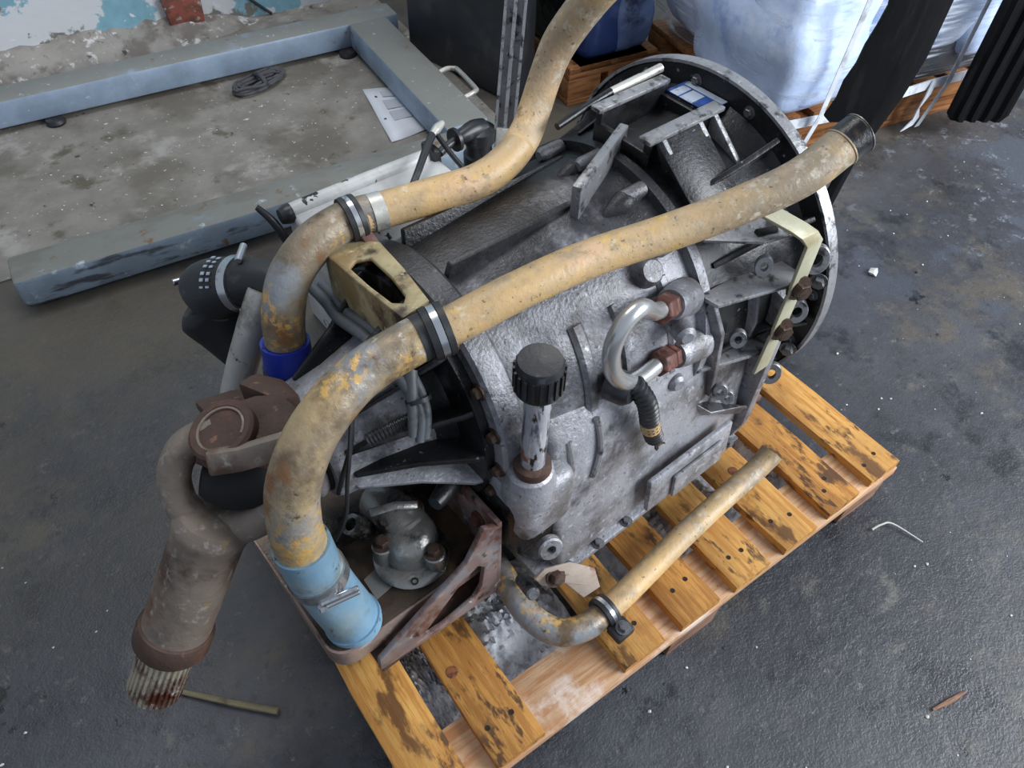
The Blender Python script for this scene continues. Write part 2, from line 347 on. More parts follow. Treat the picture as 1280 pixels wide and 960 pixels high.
def cyl(r, z0, z1, n=20, ch=0.0):
    p = [(z0, r - ch), (z0 + ch, r), (z1 - ch, r), (z1, r - ch)] if ch else [(z0, r), (z1, r)]
    return lathe(p, n, 'z')
def catmull(P, R, sub):
    P = [Vector(p) for p in P]
    o, ro = [], []
    n = len(P)
    for i in range(n - 1):
        a, b, c, d = P[max(i - 1, 0)], P[i], P[i + 1], P[min(i + 2, n - 1)]
        for k in range(sub):
            t = k / sub
            o.append(.5 * ((2 * b) + (c - a) * t + (2 * a - 5 * b + 4 * c - d) * t * t + (3 * b - a - 3 * c + d) * t ** 3))
            ro.append(R[i] * (1 - t) + R[i + 1] * t)
    o.append(P[-1]); ro.append(R[-1])
    return o, ro
def tube(P, R, n=14, sub=6, wall=0, ends=(0, 0), wob=0):
    """swept tube; wall > 0 with ends flags makes an open mouth at that end"""
    if not isinstance(R, (list, tuple)): R = [R] * len(P)
    if sub > 1: P, R = catmull(P, R, sub)
    else: P = [Vector(p) for p in P]; R = list(R)
    def mouth(p, r, rev):
        q, s = [], []
        for k in range(min(9, len(p)) - 1, -1, -1):
            q.append(p[k]); s.append(r[k] - wall)
        return q, s
    if wall and ends[0]:
        q, s = mouth(P, R, 0)
        P, R = q + P, s + R
    if wall and ends[1]:
        q, s = mouth(P[::-1], R[::-1], 1)
        P, R = P + q[::-1], R + s[::-1]
    # frames by parallel transport, with mouth reversals kept on one frame
    m = len(P)
    T = []
    for i in range(m):
        a, b = P[max(i - 1, 0)], P[min(i + 1, m - 1)]
        d = b - a
        if d.length < 1e-7 or (i and T and d.normalized().dot(T[-1]) < -.3 and (wall)):
            d = T[-1] if T else Vector((1, 0, 0))
        T.append(d.normalized())
    if wall and ends[0]:
        k = len(mouth(P, R, 0)[0])
        for i in range(k): T[i] = (P[k + 1] - P[k]).normalized()
    if wall and ends[1]:
        for i in range(m - 9, m): T[i] = T[m - 11]
    ref = Vector((0, 0, 1)) if abs(T[0].z) < .9 else Vector((1, 0, 0))
    u = (ref - T[0] * ref.dot(T[0])).normalized()
    v, f = [], []
    for i in range(m):
        u = (u - T[i] * u.dot(T[i])).normalized()
        w = T[i].cross(u)
        for k in range(n):
            t = 2 * math.pi * k / n
            r = R[i]
            if wob: r *= 1 + wob * math.sin(5 * t + i * .7) * math.sin(i * .5)
            v.append(tuple(P[i] + (u * math.cos(t) + w * math.sin(t)) * r))
    for i in range(m - 1):
        for k in range(n):
            f.append((i * n + k, i * n + (k + 1) % n, (i + 1) * n + (k + 1) % n, (i + 1) * n + k))
    f.append(tuple(range(n))[::-1]); f.append(tuple((m - 1) * n + k for k in range(n)))
    return v, f
def corrugated(P, r, ridges, n=14, amp=.18):
    P2, _ = catmull(P, [1] * len(P), 12)
    L = [0]
    for a, b in zip(P2, P2[1:]): L.append(L[-1] + (b - a).length)
    out, rad = [], []
    steps = ridges * 4
    for i in range(steps + 1):
        s = L[-1] * i / steps
        j = max(k for k in range(len(L)) if L[k] <= s + 1e-9)
        j = min(j, len(L) - 2)
        t = (s - L[j]) / max(1e-9, L[j + 1] - L[j])
        out.append(P2[j].lerp(P2[j + 1], t))
        rad.append(r * (1 + amp * (1 if i % 4 in (1, 2) else -1) * .5))
    return tube(out, rad, n, 1)
def aim(pos, nrm):
    return Matrix.Translation(Vector(pos)) @ Vector(nrm).normalized().to_track_quat('Z', 'Y').to_matrix().to_4x4()
def hexbolt(r=.011, h=.009, wr=.015, wh=.003):
    return cat(cyl(wr, 0, wh, 18), lathe([(wh, r), (wh + h * .8, r), (wh + h, r * .86)], 6, 'z'), cyl(r * .62, wh + h - .001, wh + h + .0005, 12))

def obj(name, sh, m, parent=None, smooth=38, bevel=0, seg=2, loc=None):
    me = bpy.data.meshes.new(name)
    bm = bmesh.new()
    vs = [bm.verts.new(p) for p in sh[0]]
    bm.verts.ensure_lookup_table()
    for q in sh[1]:
        try: bm.faces.new([vs[i] for i in q])
        except ValueError: pass
    bmesh.ops.recalc_face_normals(bm, faces=bm.faces)
    if bevel:
        bmesh.ops.remove_doubles(bm, verts=bm.verts, dist=1e-5)
        es = [e for e in bm.edges if len(e.link_faces) == 2 and e.calc_face_angle(0) > .5]
        bmesh.ops.bevel(bm, geom=es, offset=bevel, segments=seg, profile=.5, affect='EDGES', clamp_overlap=True)
    bm.to_mesh(me); bm.free()
    me.materials.append(M[m])
    if smooth:
        for p in me.polygons: p.use_smooth = True
        me.set_sharp_from_angle(angle=math.radians(smooth))
    o = bpy.data.objects.new(name, me)
    COL.objects.link(o)
    if parent is not None:
        o.parent = parent
        if 'shift' in parent: o.location = parent['shift']
    if loc: o.location = loc
    return o
def tag(o, label, cat_, group=None, kind=None):
    o['label'] = label; o['category'] = cat_
    if group: o['group'] = group
    if kind: o['kind'] = kind
    return o
def struct(name, sh, m, **k):
    o = obj(name, sh, m, **k); o['kind'] = 'structure'; return o
SHIFTS = {}
def thing(name, label, cat_, loc=(0, 0, 0), rz=0, shift=None, group=None):
    o = bpy.data.objects.new(name, None)
    COL.objects.link(o)
    o.location = loc; o.rotation_euler = (0, 0, rz); o.empty_display_size = .05
    tag(o, label, cat_, group)
    if shift is not None: o['shift'] = shift
    return o
_share = {}
def inst(name, key, make, m, parent, matrix, loc_shift=True):
    """a small piece that shares its mesh with its look-alikes"""
    if key not in _share:
        t = obj(name, make(), m)
        _share[key] = t.data
        bpy.data.objects.remove(t)
    o = bpy.data.objects.new(name, _share[key])
    COL.objects.link(o)
    o.parent = parent
    s = Vector(parent['shift']) if (parent is not None and 'shift' in parent) else Vector((0, 0, 0))
    o.matrix_local = Matrix.Translation(s) @ matrix
    return o
def bolt(parent, pos, nrm, k=1.0, m='bolt', name='bolt'):
    return inst(name, ('bolt', m, round(k, 2)), lambda: hexbolt(.011 * k, .010 * k, .0155 * k, .003 * k), m, parent, aim(pos, nrm))

# ================================================================== SETTING
def grid(x0, x1, y0, y1, nx, ny, fn):
    v = [(x0 + (x1 - x0) * i / nx, y0 + (y1 - y0) * j / ny, fn(x0 + (x1 - x0) * i / nx, y0 + (y1 - y0) * j / ny)) for j in range(ny + 1) for i in range(nx + 1)]
    f = [(j * (nx + 1) + i, j * (nx + 1) + i + 1, (j + 1) * (nx + 1) + i + 1, (j + 1) * (nx + 1) + i) for j in range(ny) for i in range(nx)]
    return v, f
struct('floor', box(-4, 7, -4, 6, -.1, 0), 'floor', smooth=0)
FR = math.radians(-5.5)                                   # the frame and the wall run a little off the pallet
slab = struct('floor_slab', box(-1.6, 1.50, 0, 1.25, 0, .004), 'slab', smooth=0)
slab.location = (-.1, 1.86, 0); slab.rotation_euler = (0, 0, FR)
def rough(sh, amp, sd):
    rr = random.Random(sd)
    return [(x + rr.uniform(-amp, amp), y + rr.uniform(-amp, amp), z + rr.uniform(-amp, amp)) for x, y, z in sh[0]], sh[1]
wall = struct('wall_left', box(-3, 6, 0, .25, 0, 3.0), 'wall', smooth=0)
wall.location = (0, 3.13, 0); wall.rotation_euler = (0, 0, FR)
def plinth():
    v, f = [], []
    rr = random.Random(3)
    prof = [(-.13, 0), (-.10, .03), (-.05, .05), (-.025, .065), (.01, .085)]
    n = 90
    for i in range(n + 1):
        x = -2 + 4.2 * i / n
        k_ = 1.0 if x < .75 else max(.12, 1 - (x - .75) * 4)
        for (y, z) in prof: v.append((x, y * (.4 + .6 * k_) + rr.uniform(-.014, .014) * k_, max(0, z * k_ + (rr.uniform(-.014, .014) * k_ if z else 0))))
    k = len(prof)
    for i in range(n):
        for j in range(k - 1): f.append((i * k + j, (i + 1) * k + j, (i + 1) * k + j + 1, i * k + j + 1))
    return v, f
pl = struct('baseboard_left', plinth(), 'plaster', smooth=60)
pl.location = (0, 3.13, 0); pl.rotation_euler = (0, 0, FR)
br = obj('brick', rough(box(.02, .16, -.05, .02, .05, .16), .008, 2), 'brick', bevel=.006)
br.parent = pl; br.location = (.62, 0, 0)
wc = obj('wall_cable', tube([(.86, -.010, .22), (.94, -.010, .13), (1.02, -.010, .05), (1.06, -.012, .012)], .006, 8), 'rubber')
wc.parent = wall

# ------------------------------------------------------------------ steel frame on the floor
fr = thing('steel_frame', 'blue-grey painted steel floor frame lying by the peeling wall', 'frame', (-.235, 1.71, 0), FR)
bb = .012
obj('long_beam', box(0, 1.55, -.015, .11, .02, .112), 'frame_worn', fr, bevel=bb)
obj('long_beam', box(-1.5, 1.55, .965, 1.085, .02, .115), 'frame', fr, bevel=bb)
obj('cross_beam', box(1.335, 1.495, .11, .965, .02, .117), 'frame', fr, bevel=bb)
hb = [(1.49, .30, .09), (1.53, .30, .10), (1.55, .31, .10), (1.56, .33, .10), (1.565, .47, .10), (1.555, .49, .10), (1.53, .50, .10), (1.49, .50, .09)]
obj('lifting_handle', tube(hb, .009, 10, 3), 'silver_pipe', fr)
for (x, y) in ((.22, .955), (1.31, .945), (.05, .05), (1.42, .05)):
    obj('foot', mv(lathe([(0, .03), (.012, .034), (.022, .03)], 18, 'z'), x, y, 0), 'rubber', fr)

# ------------------------------------------------------------------ paper, cord bundle
def paper():
    a, b, d, c = (1.081, 2.258), (1.205, 2.19), (1.150, 1.885), (.994, 1.88)
    v = []
    for j in range(7):
        for i in range(5):
            s, t = i / 4, j / 6
            x = (a[0] * (1 - s) + b[0] * s) * (1 - t) + (c[0] * (1 - s) + d[0] * s) * t
            y = (a[1] * (1 - s) + b[1] * s) * (1 - t) + (c[1] * (1 - s) + d[1] * s) * t
            v.append((x, y, .0055 + .004 * math.sin(3 * s + 5 * t) ** 2))
    f = [(j * 5 + i, j * 5 + i + 1, (j + 1) * 5 + i + 1, (j + 1) * 5 + i) for j in range(6) for i in range(4)]
    return v, f
pp = tag(obj('paper_sheet', paper(), 'paper'), 'white printed paper sheet lying half under the grey frame', 'paper')
mod = pp.modifiers.new('thick', 'SOLIDIFY'); mod.thickness = .0006
def on_paper(s0, s1, t0, t1):
    a, b, d, c = (1.081, 2.258), (1.205, 2.19), (1.150, 1.885), (.994, 1.88)
    v = []
    for (s_, t) in ((s0, t0), (s1, t0), (s1, t1), (s0, t1)):
        v.append(((a[0] * (1 - s_) + b[0] * s_) * (1 - t) + (c[0] * (1 - s_) + d[0] * s_) * t, (a[1] * (1 - s_) + b[1] * s_) * (1 - t) + (c[1] * (1 - s_) + d[1] * s_) * t, .0102))
    return v, [(0, 1, 2, 3)]
for q in ((.40, .78, .08, .20), (.34, .80, .27, .45), (.34, .80, .50, .68)):
    obj('printed_panel', on_paper(*q), 'print', pp, smooth=0)
for q in ((.20, .26, .17, .20), (.12, .18, .60, .62), (.84, .88, .62, .65)):
    obj('printed_mark', on_paper(*q), 'rope', pp, smooth=0)

cb = thing('cord_bundle', 'dark grey bundle of looped cord lying beside the far frame beam', 'cord', (.79, 2.50, .004), math.radians(12))
rr = random.Random(5)
for k in range(9):
    P = []
    for i in range(9):
        t = i / 8
        a = math.pi * 2 * t
        P.append((.10 * math.cos(a) + rr.uniform(-.012, .012) - .01 * k * .3, (.030 + .004 * k) * math.sin(a) * (.5 + .5 * rr.random()) + rr.uniform(-.01, .01), .008 + .004 * (k % 4) + rr.uniform(0, .006)))
    obj('cord_loop', tube(P, .0055, 7, 4), 'rope', cb)
obj('cord_wrap', tube([(-.015, -.045, .006), (-.012, -.03, .03), (-.01, 0, .038), (-.01, .03, .03), (-.008, .045, .006)], .009, 8, 4), 'rope', cb)

# ------------------------------------------------------------------ main pallet
PAL = thing('wooden_pallet', 'amber wooden pallet carrying the oily gearbox', 'pallet', (0, 0, 0))
BW, BS = .095, (1.2 - .095) / 8
rr = random.Random(11)
for k in range(9):
    if k == 6: continue                                    # one board is missing
    x1 = 1.2 - BS * k
    x0 = x1 - BW
    ny = 10
    v, f = [], []
    for j in range(ny + 1):
        y = .8 * j / ny
        e0, e1 = rr.uniform(-.0018, .0018), rr.uniform(-.0018, .0018)
        if j == 0: y = rr.uniform(-.003, .003)
        for (x, z) in ((x0 + e0, .122), (x1 + e1, .122), (x1 + e1, .1425), (x1 + e1 - .003, .144), (x0 + e0 + .003, .144), (x0 + e0, .1425)):
            v.append((x, y, z))
    for j in range(ny):
        for i in range(6): f.append((j * 6 + i, j * 6 + (i + 1) % 6, (j + 1) * 6 + (i + 1) % 6, (j + 1) * 6 + i))
    f += [tuple(range(6))[::-1], tuple(ny * 6 + i for i in range(6))]
    b = obj('plank', (v, f), 'wood' if k % 3 != 1 else 'wood2', PAL, smooth=30)
    for (dx, dy) in ((.026, .045), (.066, .058), (.03, .40), (.066, .41)):
        hx, hy = x0 + dx + rr.uniform(-.008, .008), dy + rr.uniform(-.012, .02)
        inst('nail', 'nail', lambda: lathe([(-.001, .0048), (.0006, .0048), (.0003, .002), (.0003, 0.0001)], 10, 'z'), 'nail', b, Matrix.Translation((hx, hy, .144)))
    if k == 2:
        inst('knot', 'knot', lambda: lathe([(-.001, .012), (.0004, .011), (.0006, .0001)], 16, 'z'), 'knot', b, Matrix.Translation((x0 + .05, .19, .144)))
    if k == 7:
        inst('knot', 'knot2', lambda: lathe([(-.001, .012), (.0004, .011), (.0006, .0001)], 16, 'z'), 'knot', b, Matrix.Translation((x0 + .022, .175, .144)))
for y0 in (0.0, .35, .69):
    obj('stringer_board', rough(box(0, 1.2, y0 - .002 * (y0 == 0), y0 + .11, .1, .1215), .0008, 4), 'wood_pale', PAL, bevel=.002)
for y0 in (0.004, .35, .70):
    for x0 in (.01, .545, 1.065):
        obj('block', rough(box(x0, x0 + .13, y0, y0 + .095, 0, .0995), .0015, 6), 'wood_block', PAL, bevel=.004)
def heap(x0, x1, y0, y1, h, sd):
    r2 = random.Random(sd)
    ph = [r2.uniform(0, 6) for _ in range(6)]
    def fn(x, y):
        s = (x - x0) / (x1 - x0); t = (y - y0) / (y1 - y0)
        e = max(0, math.sin(math.pi * s)) ** .5 * max(0, math.sin(math.pi * t)) ** .5
        return .001 + e * h * (.75 + .12 * math.sin(31 * x + ph[0]) + .12 * math.sin(43 * y + ph[1]) + r2.uniform(-.10, .10))
    return grid(x0, x1, y0, y1, 44, 36, fn)
for (x0, x1, y0, y1, h, sd, lab) in ((.20, .44, .113, .345, .125, 1, 'white crumbly ice heap in the missing board gap of the pallet'),
                                     (.07, .18, .113, .33, .125, 2, 'grey crumbly ice packed between the two end pallet boards'),
                                     (.93, 1.13, .113, .345, .125, 3, 'white ice packed between the far right pallet boards'),
                                     (.56, .92, .113, .345, .120, 4, 'white ice heap beneath the lower tube on the pallet')):
    o = obj('ice_heap', heap(x0, x1, y0, y1, h, sd), 'ice', smooth=70)
    tag(o, lab, 'ice', 'ice packed under the pallet', 'stuff')

# ================================================================== THE GEARBOX (local axes: x = rearward along the shaft, y = towards the near side, z = up)
YAW = math.radians(184)
O = Vector((.948, .522, .543))
def Gw(u, v, w):
    c, s = math.cos(math.radians(4)), math.sin(math.radians(4))
    return O - u * Vector((c, s, 0)) + v * Vector((s, -c, 0)) + w * Vector((0, 0, 1))
def gthing(name, label, cat_, base):
    return thing(name, label, cat_, Gw(*base), YAW, shift=(-base[0], -base[1], -base[2]))
GB = gthing('gearbox', 'oily grey cast gearbox with bell housing standing on the wooden pallet', 'gearbox', (.3, 0, -.399))

# bell housing
bell = obj('bell_housing', lathe([(.225, .10), (.225, .252), (.19, .255), (.10, .262), (.05, .267), (.022, .273), (.008, .283), (.006, .318), (.010, .321), (.010, .3255), (-.012, .3255), (-.016, .322), (-.016, .300), (.0, .29), (.0, .24), (.12, .20), (.20, .10)], 96, 'x', closed=True), 'cast_oily', GB, smooth=40)
rim = obj('rim_edge', lathe([(.0095, .320), (.0115, .321), (.0115, .3265), (-.012, .3268), (-.012, .3245), (.0085, .3245)], 96, 'x', closed=True), 'edge_metal', bell)
for k in range(16):
    a = math.radians(8 + 22.5 * k)
    bolt(bell, (.006, .300 * math.cos(a), .297 * math.sin(a)), (1, 0, 0), .7, 'bolt_grey')
for k, a in enumerate((62, 36, -2, -24, 118, 150, 205, 240, 290, 318)):
    a = math.radians(a)
    d = Vector((0, math.cos(a), math.sin(a)))
    t = Vector((0, -math.sin(a), math.cos(a)))
    P = [(.018, .315), (.018, .265), (.20, .25), (.205, .258), (.07, .285)]
    v = []
    for s in (-.005, .005):
        for (u, r) in P: v.append(tuple(Vector((u, 0, 0)) + d * r + t * s))
    obj('rib', (v, [(0, 1, 2, 3, 4), (9, 8, 7, 6, 5)] + [(i, 5 + i, 5 + (i + 1) % 5, (i + 1) % 5) for i in range(5)]), 'cast_oily', bell, bevel=.002)
# inspection box on the crown
ib = obj('inspection_frame', cat(box(.055, .215, -.075, -.061, .20, .298), box(.055, .215, .034, .048, .20, .298), box(.064, .074, -.075, .048, .20, .283), box(.006, .064, -.062, .036, .20, .2835), box(.205, .217, -.075, .048, .20, .275)), 'cast_oily', GB, bevel=.0025)
obj('frame_lip', box(.055, .222, -.082, -.060, .296, .304), 'edge_metal', ib, bevel=.002)
obj('frame_lip', box(.050, .226, .030, .056, .296, .304), 'edge_metal', ib, bevel=.002)
obj('well_floor', box(.057, .206, -.062, .036, .225, .243), 'cast_oily', ib)
for (u, h) in ((.068, .27), (.105, .27), (.19, .26)):
    obj('side_rib', prism([(.046, .296), (.052, .296), (.125, .235), (.125, .225), (.046, .225)], 'x', u - .005, u + .005), 'edge_metal', ib, bevel=.0015)
obj('side_wall', prism([(.046, .296), (.050, .296), (.15, .22), (.10, .21), (.046, .215)], 'x', .10, .205), 'cast_oily', ib, bevel=.003)
lb = obj('label_plate', xf(box(-.026, .026, -.048, .044, 0, .003), Matrix.Translation((.036, -.012, .284))), 'print_blue', ib, bevel=.001)
for (a, b, mm) in ((-.040, -.022, 'print_white'), (-.018, .008, 'print_white'), (.012, .024, 'print_blue'), (.026, .042, 'print_white')):
    obj('label_line', xf(box(-.004 if mm == 'print_blue' else -.008, .027, a, b, .003, .0036), Matrix.Translation((.036, -.012, .284))), mm, lb, smooth=0)
obj('label_line', xf(box(-.026, -.012, -.043, .043, .003, .0036), Matrix.Translation((.036, -.012, .284))), 'print_white', lb, smooth=0)
obj('lever_rod', tube([(.165, -.0935, .302), (.10, -.094, .304), (.045, -.0945, .306)], [.007, .0078, .008], 12, 4), 'silver_pipe', GB)
obj('lever_rod', tube([(.29, -.085, .288), (.22, -.091, .296), (.165, -.0935, .302)], [.006, .0065, .0075], 12, 4), 'cast_oily', GB)

# main case
case = obj('main_case', lathe([(.225, .10), (.225, .258), (.243, .258), (.246, .242), (.33, .238), (.42, .232), (.52, .222), (.60, .215), (.60, .10)], 96, 'x'), 'cast', GB, smooth=40)
fl = obj('rear_flange', lathe([(.598, .10), (.598, .224), (.604, .229), (.640, .229), (.646, .224), (.646, .10)], 96, 'x'), 'cast', GB, smooth=35)
for k in range(15):
    a = math.radians(-82 + 20 * k)
    y, z = .214 * math.cos(a), .214 * math.sin(a)
    bolt(fl, (.646, y, z), (1, 0, 0), .85, 'bolt')
    if k < 6: inst('flange_boss', 'fboss', lambda: mv(lathe([(0, .014), (.045, .014), (.052, .010)], 16, 'z'), 0, 0, 0), 'cast_clean', fl, aim((.602, .218 * math.cos(a), .218 * math.sin(a)), (-1, 0, 0)))
for k in range(16):
    a = math.radians(6 + 22.5 * k)
    inst('joint_boss', 'jboss', lambda: lathe([(0, .013), (.042, .013), (.05, .008)], 14, 'z'), 'cast', case, aim((.246, .249 * math.cos(a), .249 * math.sin(a)), (1, 0, 0)))
# raised ribs along and around the case
def case_rib(a_deg, u0, u1, h, th=.007, m='cast', name='case_rib', r0=.20):
    a = math.radians(a_deg)
    d = Vector((0, math.cos(a), math.sin(a))); t = Vector((0, -math.sin(a), math.cos(a)))
    v = []
    for (u, r) in ((u0, r0), (u1, r0), (u1 - .01, h), (u0 + .01, h)):
        for s in (-th, th): v.append(tuple(Vector((u, 0, 0)) + d * r + t * s))
    return obj(name, (v, [(0, 1, 3, 2), (2, 3, 5, 4), (4, 5, 7, 6), (6, 7, 1, 0), (0, 2, 4, 6), (7, 5, 3, 1)]), m, case, bevel=.003)
case_rib(83, .34, .60, .243, .006)
case_rib(58, .26, .52, .246, .005)
case_rib(112, .26, .60, .243)
case_rib(35, .26, .40, .252)
for (u, w_, h) in ((.30, .012, .246), (.40, .008, .239), (.47, .014, .234)):
    obj('hoop_rib', lathe([(u - w_, .2), (u - w_, h - .006), (u - w_ * .5, h), (u + w_ * .5, h), (u + w_, h - .006), (u + w_, .2)], 48, 'x', a0=math.radians(-30), a1=math.radians(42)), 'cast', case)
fin = obj('crown_fin', xf(box(-.098, .098, -.008, .008, -.06, .0), Matrix.Translation((.282, .01, .285)) @ Matrix.Rotation(math.radians(24), 4, 'Z')), 'edge_metal', GB, bevel=.003)
for (y0, y1, u0, u1) in ((-.055, -.02, .25, .335), (.055, .09, .25, .33)):
    obj('crown_lobe', tube([(u0 - .01, (y0 + y1) / 2, .226), ((u0 + u1) / 2, (y0 + y1) / 2, .232), (u1, (y0 + y1) / 2, .224)], [.003, .020, .003], 14, 5), 'cast', case)

# sump housing below the case
prof = [(-.25, -.335), (.285, -.335), (.285, -.30), (.272, -.20), (.262, -.10), (.245, .0), (.20, .06), (-.20, .06), (-.25, 0), (-.27, -.2)]
sump = obj('sump_housing', prism(prof, 'x', .075, .565), 'cast_clean', GB, bevel=.014, seg=3)
obj('raised_panel', prism([(.17, -.315), (.395, -.315), (.375, -.215), (.19, -.205)], 'y', 0, 1) and xf(box(.13, .36, 0, .012, -.31, -.22), Matrix.Translation((0, .272, 0)) @ Matrix.Rotation(math.radians(5), 4, 'X')), 'cast_clean', sump, bevel=.004)
obj('raised_panel', xf(box(.16, .30, 0, .008, -.305, -.245), Matrix.Translation((0, .285, 0)) @ Matrix.Rotation(math.radians(5), 4, 'X')), 'cast_clean', sump, bevel=.003)
for (u0, z0, u1, z1) in ((.475, .07, .488, -.055), (.535, .06, .552, -.075)):
    P = [(u0 + (u1 - u0) * t - .01 * math.sin(math.pi * t), (.236 + .022 * math.sin(t * 1.5)) + .008, z0 * (1 - t) + z1 * t - .06) for t in (0, .25, .5, .75, 1)]
    obj('flow_rib', tube(P, .0055, 8, 4), 'edge_metal', sump)
obj('front_web', prism([(.10, -.335), (.285, -.335), (.30, -.27), (.30, -.05), (.285, .06), (.15, .10)], 'x', .055, .078), 'cast', GB, bevel=.006)
# side shelf, pan flange and pan
pan = obj('oil_pan', cat(box(.06, .60, -.29, .297, -.352, -.336)), 'cast_clean', GB, bevel=.004)
obj('pan_tray', prism([(.10, -.352), (.565, -.352), (.56, -.392), (.40, -.392), (.36, -.372), (.11, -.372)], 'y', -.26, .278) and ([(p[0], p[1], p[2]) for p in [(x, y, z) for y in (-.26, .278) for (x, z) in ((.10, -.352), (.575, -.352), (.568, -.393), (.40, -.393), (.36, -.375), (.11, -.375))]], [(0, 1, 2, 3, 4, 5), (11, 10, 9, 8, 7, 6)] + [(i, 6 + i, 6 + (i + 1) % 6, (i + 1) % 6) for i in range(6)]), 'cast_clean', pan, bevel=.006)
for u in (.09, .165, .24, .315, .39, .465, .54):
    bolt(pan, (u, .291, -.336), (0, 0, 1), .75, 'bolt_grey')
for (u, w_) in ((.12, -.30), (.22, -.29)):
    pass
# filler boss, tube and cap
obj('filler_boss', mv(lathe([(-.06, .044), (-.03, .042), (.0, .036), (.005, .030)], 28, 'z'), .612, .245, 0), 'cast_clean', sump)
obj('filler_seat', box(.54, .648, .08, .284, -.155, -.025), 'cast_clean', sump, bevel=.022, seg=3)
obj('mount_shoulder', prism([(.545, -.33), (.61, -.30), (.665, -.20), (.67, -.09), (.64, -.02), (.545, -.02)], 'y', .10, .262) and ([(x, y, z) for y in (.08, .262) for (x, z) in ((.545, -.33), (.60, -.30), (.645, -.22), (.655, -.10), (.63, -.03), (.545, -.03))], [(0, 1, 2, 3, 4, 5), (11, 10, 9, 8, 7, 6)] + [(i, 6 + i, 6 + (i + 1) % 6, (i + 1) % 6) for i in range(6)]), 'cast_oily', sump, bevel=.018, seg=3)  # oily cast; its dark tone also paints in shade below the filler
lug = obj('lug', xf(cat(lathe([(-.012, .009), (.003, .009), (.003, .020), (.0, .023), (-.012, .023)], 28, 'z', closed=True)), aim((.588, .285, -.222), (.25, .9, .35))), 'cast_clean', sump)
ft = obj('filler_tube', mv(lathe([(0, .021), (.02, .0185), (.20, .0185), (.20, .014)], 24, 'z'), .612, .25, .0), 'filler', GB)
obj('rust_collar', mv(lathe([(.002, .026), (.010, .029), (.022, .028), (.026, .020)], 24, 'z'), .612, .25, .0), 'rust', ft)
cap = obj('filler_cap', mv(lathe([(.185, .027), (.188, .032), (.235, .0315), (.241, .029), (.2405, .026), (.239, .0001)], 40, 'z'), .612, .25, .005), 'plastic', GB)
for k in range(20):
    a = 2 * math.pi * k / 20
    inst('grip_rib', 'grip', lambda: box(-.0012, .0025, -.002, .002, -.018, .018), 'plastic', cap, Matrix.Translation((.612 + .032 * math.cos(a), .25 + .032 * math.sin(a), .216)) @ Matrix.Rotation(a, 4, 'Z'))

# bright U-shaped oil pipe with rusty nuts
up = obj('oil_pipe', tube([(.345, .235, .168), (.385, .242, .186), (.43, .25, .226), (.465, .253, .218), (.482, .255, .178), (.470, .256, .125), (.435, .256, .078), (.40, .255, .062), (.345, .246, .052), (.32, .244, .046)], .0135, 18, 7), 'steel', GB)
for (p, q) in (((.325, .226, .152), (.375, .241, .178)), ((.305, .243, .042), (.352, .247, .054))):
    d = (Vector(q) - Vector(p)).normalized()
    obj('union_nut', xf(lathe([(-.002, .019), (.0, .0225), (.028, .0225), (.033, .017)], 6, 'z'), aim(Vector(p) + d * .020, d)), 'rust_nut', up, bevel=.002)
    obj('union_nut', xf(lathe([(0, .020), (.014, .022), (.018, .020)], 6, 'z'), aim(p, d)), 'rust_nut', up, bevel=.0015)
    obj('pipe_boss', xf(lathe([(-.07, .032), (-.02, .028), (.002, .0235)], 24, 'z'), aim(p, d)), 'cast', case)
obj('boss_lump', xf(lathe([(-.03, .020), (.016, .017), (.022, .010)], 18, 'z'), aim((.31, .247, .105), (.4, 1, .1))), 'cast', case)
obj('boss_lump', xf(lathe([(-.03, .020), (.012, .016), (.018, .010)], 18, 'z'), aim((.29, .245, -.03), (.2, 1, .1))), 'cast', case)
obj('boss_lump', xf(lathe([(-.03, .026), (.0, .022), (.006, .017), (.006, .0001)], 20, 'z'), aim((.325, .178, .185), (.1, .7, .7))), 'cast', case)
obj('boss_lump', xf(lathe([(-.06, .014), (.02, .014), (.028, .010)], 18, 'z'), aim((.555, .19, .14), (0, .8, .6))), 'cast', case)
# burnt wiring plug on the near side
pw = obj('plug_conduit', corrugated([(.425, .262, .075), (.405, .280, .03), (.385, .284, -.04), (.365, .286, -.09)], .0155, 16), 'plastic', GB)
obj('plug_band', tube([(.390, .2835, -.025), (.382, .2842, -.05)], .0168, 14, 3), 'pipe', pw)
obj('plug_socket', xf(lathe([(-.02, .028), (.01, .026), (.02, .018)], 20, 'z'), aim((.435, .25, .06), (-.2, .9, .1))), 'plastic', pw)
for k in range(5):
    obj('bare_wire', tube([(.365 + .003 * k - .006, .286, -.088), (.355 + .004 * k - .008, .287 + .002 * k, -.115), (.345 + .006 * k - .012, .288, -.13 + .006 * (k % 3))], .0022, 6, 3), 'rubber' if k != 2 else 'rust', pw)

